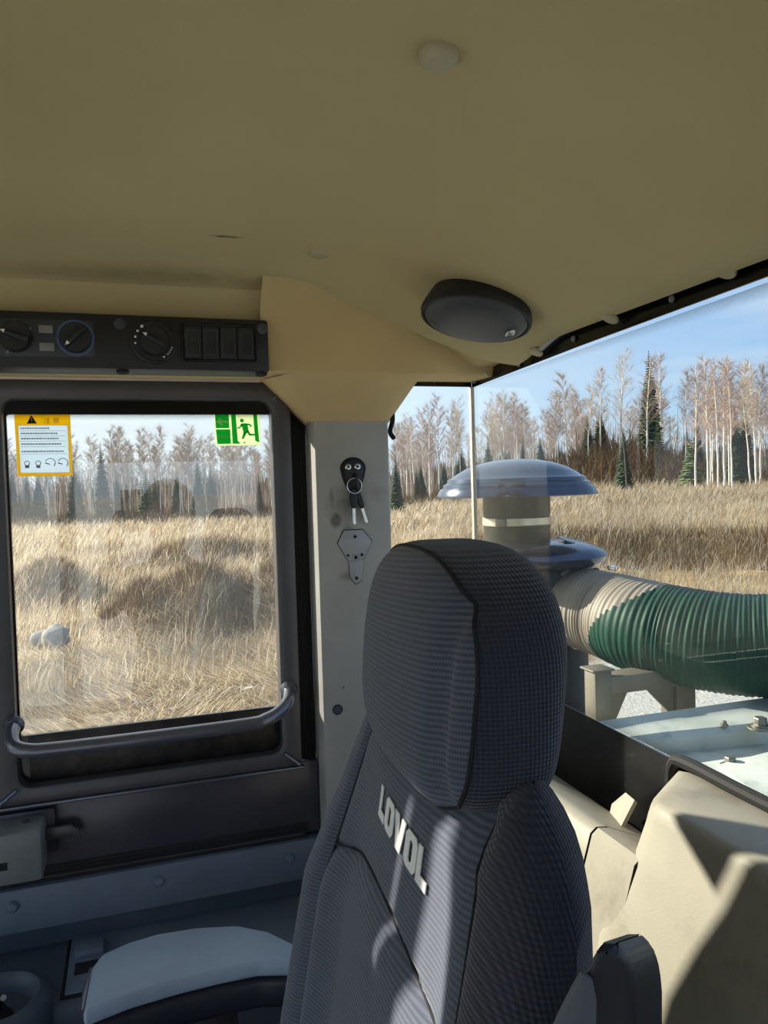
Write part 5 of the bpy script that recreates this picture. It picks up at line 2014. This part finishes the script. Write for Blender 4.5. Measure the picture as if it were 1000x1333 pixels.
q = random.Random(9)
for i in range(18):
    az = math.radians(q.uniform(-47, -39.5))
    d = q.uniform(60, 76)
    plant(birches[q.choice((3, 4, 3, 1))], (d * math.cos(az), d * math.sin(az)), q.uniform(8.2, 10.4), 'near white birch trunk in the cluster at the far end of the rear window', 'birch', 'white trunks nearest the field', 11.0)
q = random.Random(5)
for i in range(235):
    az = math.radians(q.uniform(-52, 15))
    d = q.uniform(80, 118)
    deg = math.degrees(az)
    if -18.3 < deg < -10.8 and q.random() < 0.7:
        continue
    h = q.uniform(8.4, 11.6) * (0.86 if deg > -10 else 1.0) * (1.06 if deg < -36 else 1.0)
    plant(q.choice(birches), (d * math.cos(az), d * math.sin(az)), h, 'bare birch of the distant treeline ' + region(deg), 'birch', 'birches of the treeline ' + region(deg), 11.0)
for i in range(52):
    az = math.radians(q.uniform(-52, 15))
    d = q.uniform(82, 104)
    deg = math.degrees(az)
    if -18.3 < deg < -10.8:
        continue
    h = q.uniform(3.8, 6.8) * (1.15 if deg < -33 else 1.0)
    plant(q.choice(spruces), (d * math.cos(az), d * math.sin(az)), h, 'low dark spruce among distant birches ' + region(deg), 'spruce', 'spruces among the birches ' + region(deg), 10.0)
# a bare pole in the field before the forest
xy = (49.47, -35.45)
z0 = float(terrain(*xy))
bm = bm_new()
add_tube(bm, [(xy[0] + 0.35, xy[1] + 0.25, z0 + 6.0), (xy[0] + 0.12, xy[1] + 0.10, z0 + 3.0), (xy[0], xy[1], z0 - 0.3)], [0.02, 0.05, 0.075], 8)
tag(obj('dead_trunk', bm, 'grey_bark'), 'thin dark dead trunk standing alone before the forest slope', 'tree')

# ================================================================== the photographer, seen mirrored in the door glass
pm = bpy.data.meshes.new('person')
SK = [((-0.57, -0.12, 2.24), .135, -1), ((-0.545, -0.12, 2.40), .135, 0), ((-0.47, -0.12, 2.60), .150, 1), ((-0.40, -0.118, 2.725), .080, 2), ((-0.335, -0.117, 2.80), .056, 3),
      ((-0.285, -0.116, 2.865), .070, 4), ((-0.270, -0.117, 2.930), .086, 5), ((-0.280, -0.118, 2.985), .066, 6),
      ((-0.43, 0.055, 2.66), .064, 2), ((-0.235, 0.115, 2.585), .046, 8), ((-0.095, 0.068, 2.84), .033, 9), ((-0.058, 0.056, 2.90), .028, 10),
      ((-0.43, -0.295, 2.66), .064, 2), ((-0.47, -0.385, 2.40), .046, 12), ((-0.40, -0.385, 2.16), .033, 13), ((-0.375, -0.38, 2.09), .030, 14),
      ((-0.57, -0.03, 2.18), .095, 0), ((-0.565, -0.02, 1.83), .066, 16), ((-0.60, -0.02, 1.46), .045, 17), ((-0.56, -0.02, 1.412), .040, 18), ((-0.45, -0.015, 1.405), .034, 19),
      ((-0.57, -0.21, 2.18), .095, 0), ((-0.565, -0.22, 1.83), .066, 21), ((-0.60, -0.22, 1.46), .045, 22), ((-0.56, -0.22, 1.412), .040, 23), ((-0.45, -0.225, 1.405), .034, 24)]
for hand, base, dirs in ((11, (-0.046, 0.050, 2.915), None), (15, (-0.365, -0.378, 2.06), None)):
    b = len(SK)
    if hand == 11:   # fingers curled round the edge of the phone, thumb on its back
        for dz, k in ((0.034, 0), (0.014, 1), (-0.006, 2), (-0.024, 3)):
            i = len(SK)
            SK.append(((-0.040, 0.052, 2.905 + dz), .010, hand))
            SK.append(((-0.016, 0.047, 2.907 + dz), .0085, i))
            SK.append(((-0.0085, 0.030 + 0.003 * (k % 2), 2.908 + dz), .0075, i + 1))
        i = len(SK)
        SK.append(((-0.045, 0.030, 2.915), .011, hand))
        SK.append(((-0.036, 0.006, 2.935), .0095, i))
    else:
        for k, (dx, dy) in enumerate(((0.024, 0.002), (0.009, -0.003), (-0.006, -0.004), (-0.020, -0.002))):
            i = len(SK)
            L = (0.040, 0.046, 0.042, 0.034)[k]
            SK.append(((-0.372 + dx, -0.38 + dy, 2.050), .0105, hand))
            SK.append(((-0.366 + dx, -0.374 + dy, 2.050 - L), .009, i))
            SK.append(((-0.362 + dx, -0.362 + dy, 2.050 - L * 1.55), .0075, i + 1))
        i = len(SK)
        SK.append(((-0.350, -0.364, 2.078), .012, hand))
        SK.append(((-0.334, -0.352, 2.048), .010, i))
pm.from_pydata([s[0] for s in SK], [(s[2], i) for i, s in enumerate(SK) if s[2] >= 0], [])
tmp = bpy.data.objects.new('person_skeleton', pm)
C.objects.link(tmp)
mod = tmp.modifiers.new('skin', 'SKIN')
mod.use_smooth_shade = True
for i, s in enumerate(SK):
    d = pm.skin_vertices[0].data[i]
    k = s[1]
    d.radius = (k, k)
    d.use_root = (i == 0)
pm.skin_vertices[0].data[1].radius = (0.115, 0.15)
pm.skin_vertices[0].data[2].radius = (0.115, 0.165)
ss = tmp.modifiers.new('sub', 'SUBSURF')
ss.levels = ss.render_levels = 2
dg = bpy.context.evaluated_depsgraph_get()
body_me = bpy.data.meshes.new_from_object(tmp.evaluated_get(dg))
bpy.data.objects.remove(tmp)
MAT['jacket'] = simple('jacket', srgb(30, 31, 36), 0.8, var=0.2, scale=30)
MAT['trousers'] = simple('trousers', srgb(40, 42, 50), 0.85)
MAT['skin'] = simple('skin', srgb(206, 150, 120), 0.55, var=0.06, scale=40)
MAT['hair'] = simple('hair', srgb(24, 20, 18), 0.6, var=0.3, scale=120)
body_me.materials.clear()
body_me.name = 'person'
for m in ('jacket', 'skin', 'trousers'):
    body_me.materials.append(MAT[m])
for p in body_me.polygons:
    c = p.center
    headish = c.z > 2.795 and c.x > -0.40 and c.x < -0.14
    hand = (c.x > -0.085 and c.z > 2.85) or (c.z < 2.13 and c.y < -0.33)
    p.material_index = 1 if headish or hand else (2 if c.z < 2.2 else 0)
    p.use_smooth = True
person = bpy.data.objects.new('person', body_me)
C.objects.link(person)
tag(person, 'person with dark hair and black jacket mirrored in the door glass, raising a phone', 'person')
bm = bm_new()
bmesh.ops.create_icosphere(bm, subdivisions=4, radius=1.0)
kill = [f for f in bm.faces if (f.calc_center_median().x > 0.30 and f.calc_center_median().z < 0.50) or f.calc_center_median().z < -0.62]
bmesh.ops.delete(bm, geom=kill, context='FACES')
for v in bm.verts:
    nn = 1 + 0.07 * mnoise.noise(v.co * 7)
    v.co = Vector((-0.284 + v.co.x * 0.100 * nn, -0.117 + v.co.y * 0.094 * nn, 2.945 + v.co.z * 0.106 * nn))
obj('hair', bm, 'hair', person, 80)
for sy in (-1, 1):
    bm = bm_new()
    bmesh.ops.create_uvsphere(bm, u_segments=14, v_segments=10, radius=0.011, matrix=Matrix.Translation((-0.200, -0.117 + sy * 0.031, 2.922)))
    obj('eye', bm, 'white_print', person, 80)
    bm = bm_new()
    bmesh.ops.create_uvsphere(bm, u_segments=12, v_segments=8, radius=0.0055, matrix=Matrix.Translation((-0.1925, -0.117 + sy * 0.031, 2.922)))
    obj('iris', bm, 'hair', person, 80)
    bm = bm_new()
    add_tube(bm, [(-0.196, -0.117 + sy * 0.016, 2.938), (-0.190, -0.117 + sy * 0.030, 2.942), (-0.200, -0.117 + sy * 0.046, 2.937)], 0.004, 6)
    obj('eyebrow', bm, 'hair', person, 80)
    bm = bm_new()
    add_lathe(bm, [(0.010, -0.004), (0.026, 0.0), (0.029, 0.006), (0.020, 0.010), (0.012, 0.006)], frame_to((-0.35, sy, 0), (-0.275, -0.117 + sy * 0.084, 2.915)) @ Matrix.Diagonal((0.7, 1.1, 0.8, 1)), 18)
    obj('ear', bm, 'skin', person, 80)
bm = bm_new()
add_tube(bm, catmull([(-0.192, -0.117, 2.925), (-0.180, -0.117, 2.905), (-0.172, -0.117, 2.893), (-0.186, -0.117, 2.884)], 4), [0.009] * 5 + [0.012] * 6 + [0.013] * 2, 10)
obj('nose', bm, 'skin', person, 80)
bm = bm_new()
MAT['lips'] = simple('lips', srgb(170, 100, 90), 0.5)
add_tube(bm, catmull([(-0.212, -0.140, 2.860), (-0.199, -0.125, 2.863), (-0.199, -0.109, 2.863), (-0.212, -0.094, 2.860)], 4), 0.005, 8)
obj('mouth', bm, 'lips', person, 80)
# the phone in the raised hand, just behind the point of view
ph = thing('phone', 'dark phone held up in the hand of the mirrored person', 'phone', (-0.016, 0.006, 2.945))
bm = bm_new()
PMx = Matrix.Translation((-0.016, 0.006, 2.945)) @ Matrix.Rotation(math.radians(-18), 4, 'Z')
add_box(bm, (-0.004, -0.036, -0.070), (0.004, 0.036, 0.070), PMx, bev=0.003)
obj('phone_body', bm, 'black_gloss', ph)
bm = bm_new()
add_lathe(bm, [(0.009, 0), (0.009, 0.0015), (0.007, 0.002)], PMx @ frame_to((1, 0, 0), (0.004, 0.0, 0.052)), 20)
obj('camera_ring', bm, 'dark_plate', ph)
# step the person stands on
bm = bm_new()
add_box(bm, (-0.85, -0.50, 1.30), (-0.49, 0.24, 1.372), bev=0.01)
st = tag(obj('boarding_step', bm, 'dark_steel'), 'dark steel boarding step below the open left doorway', 'step')
bm = bm_new()
add_box(bm, (-0.80, -0.45, 0.6), (-0.74, -0.40, 1.31))
obj('step_bracket', bm, 'dark_steel', st)
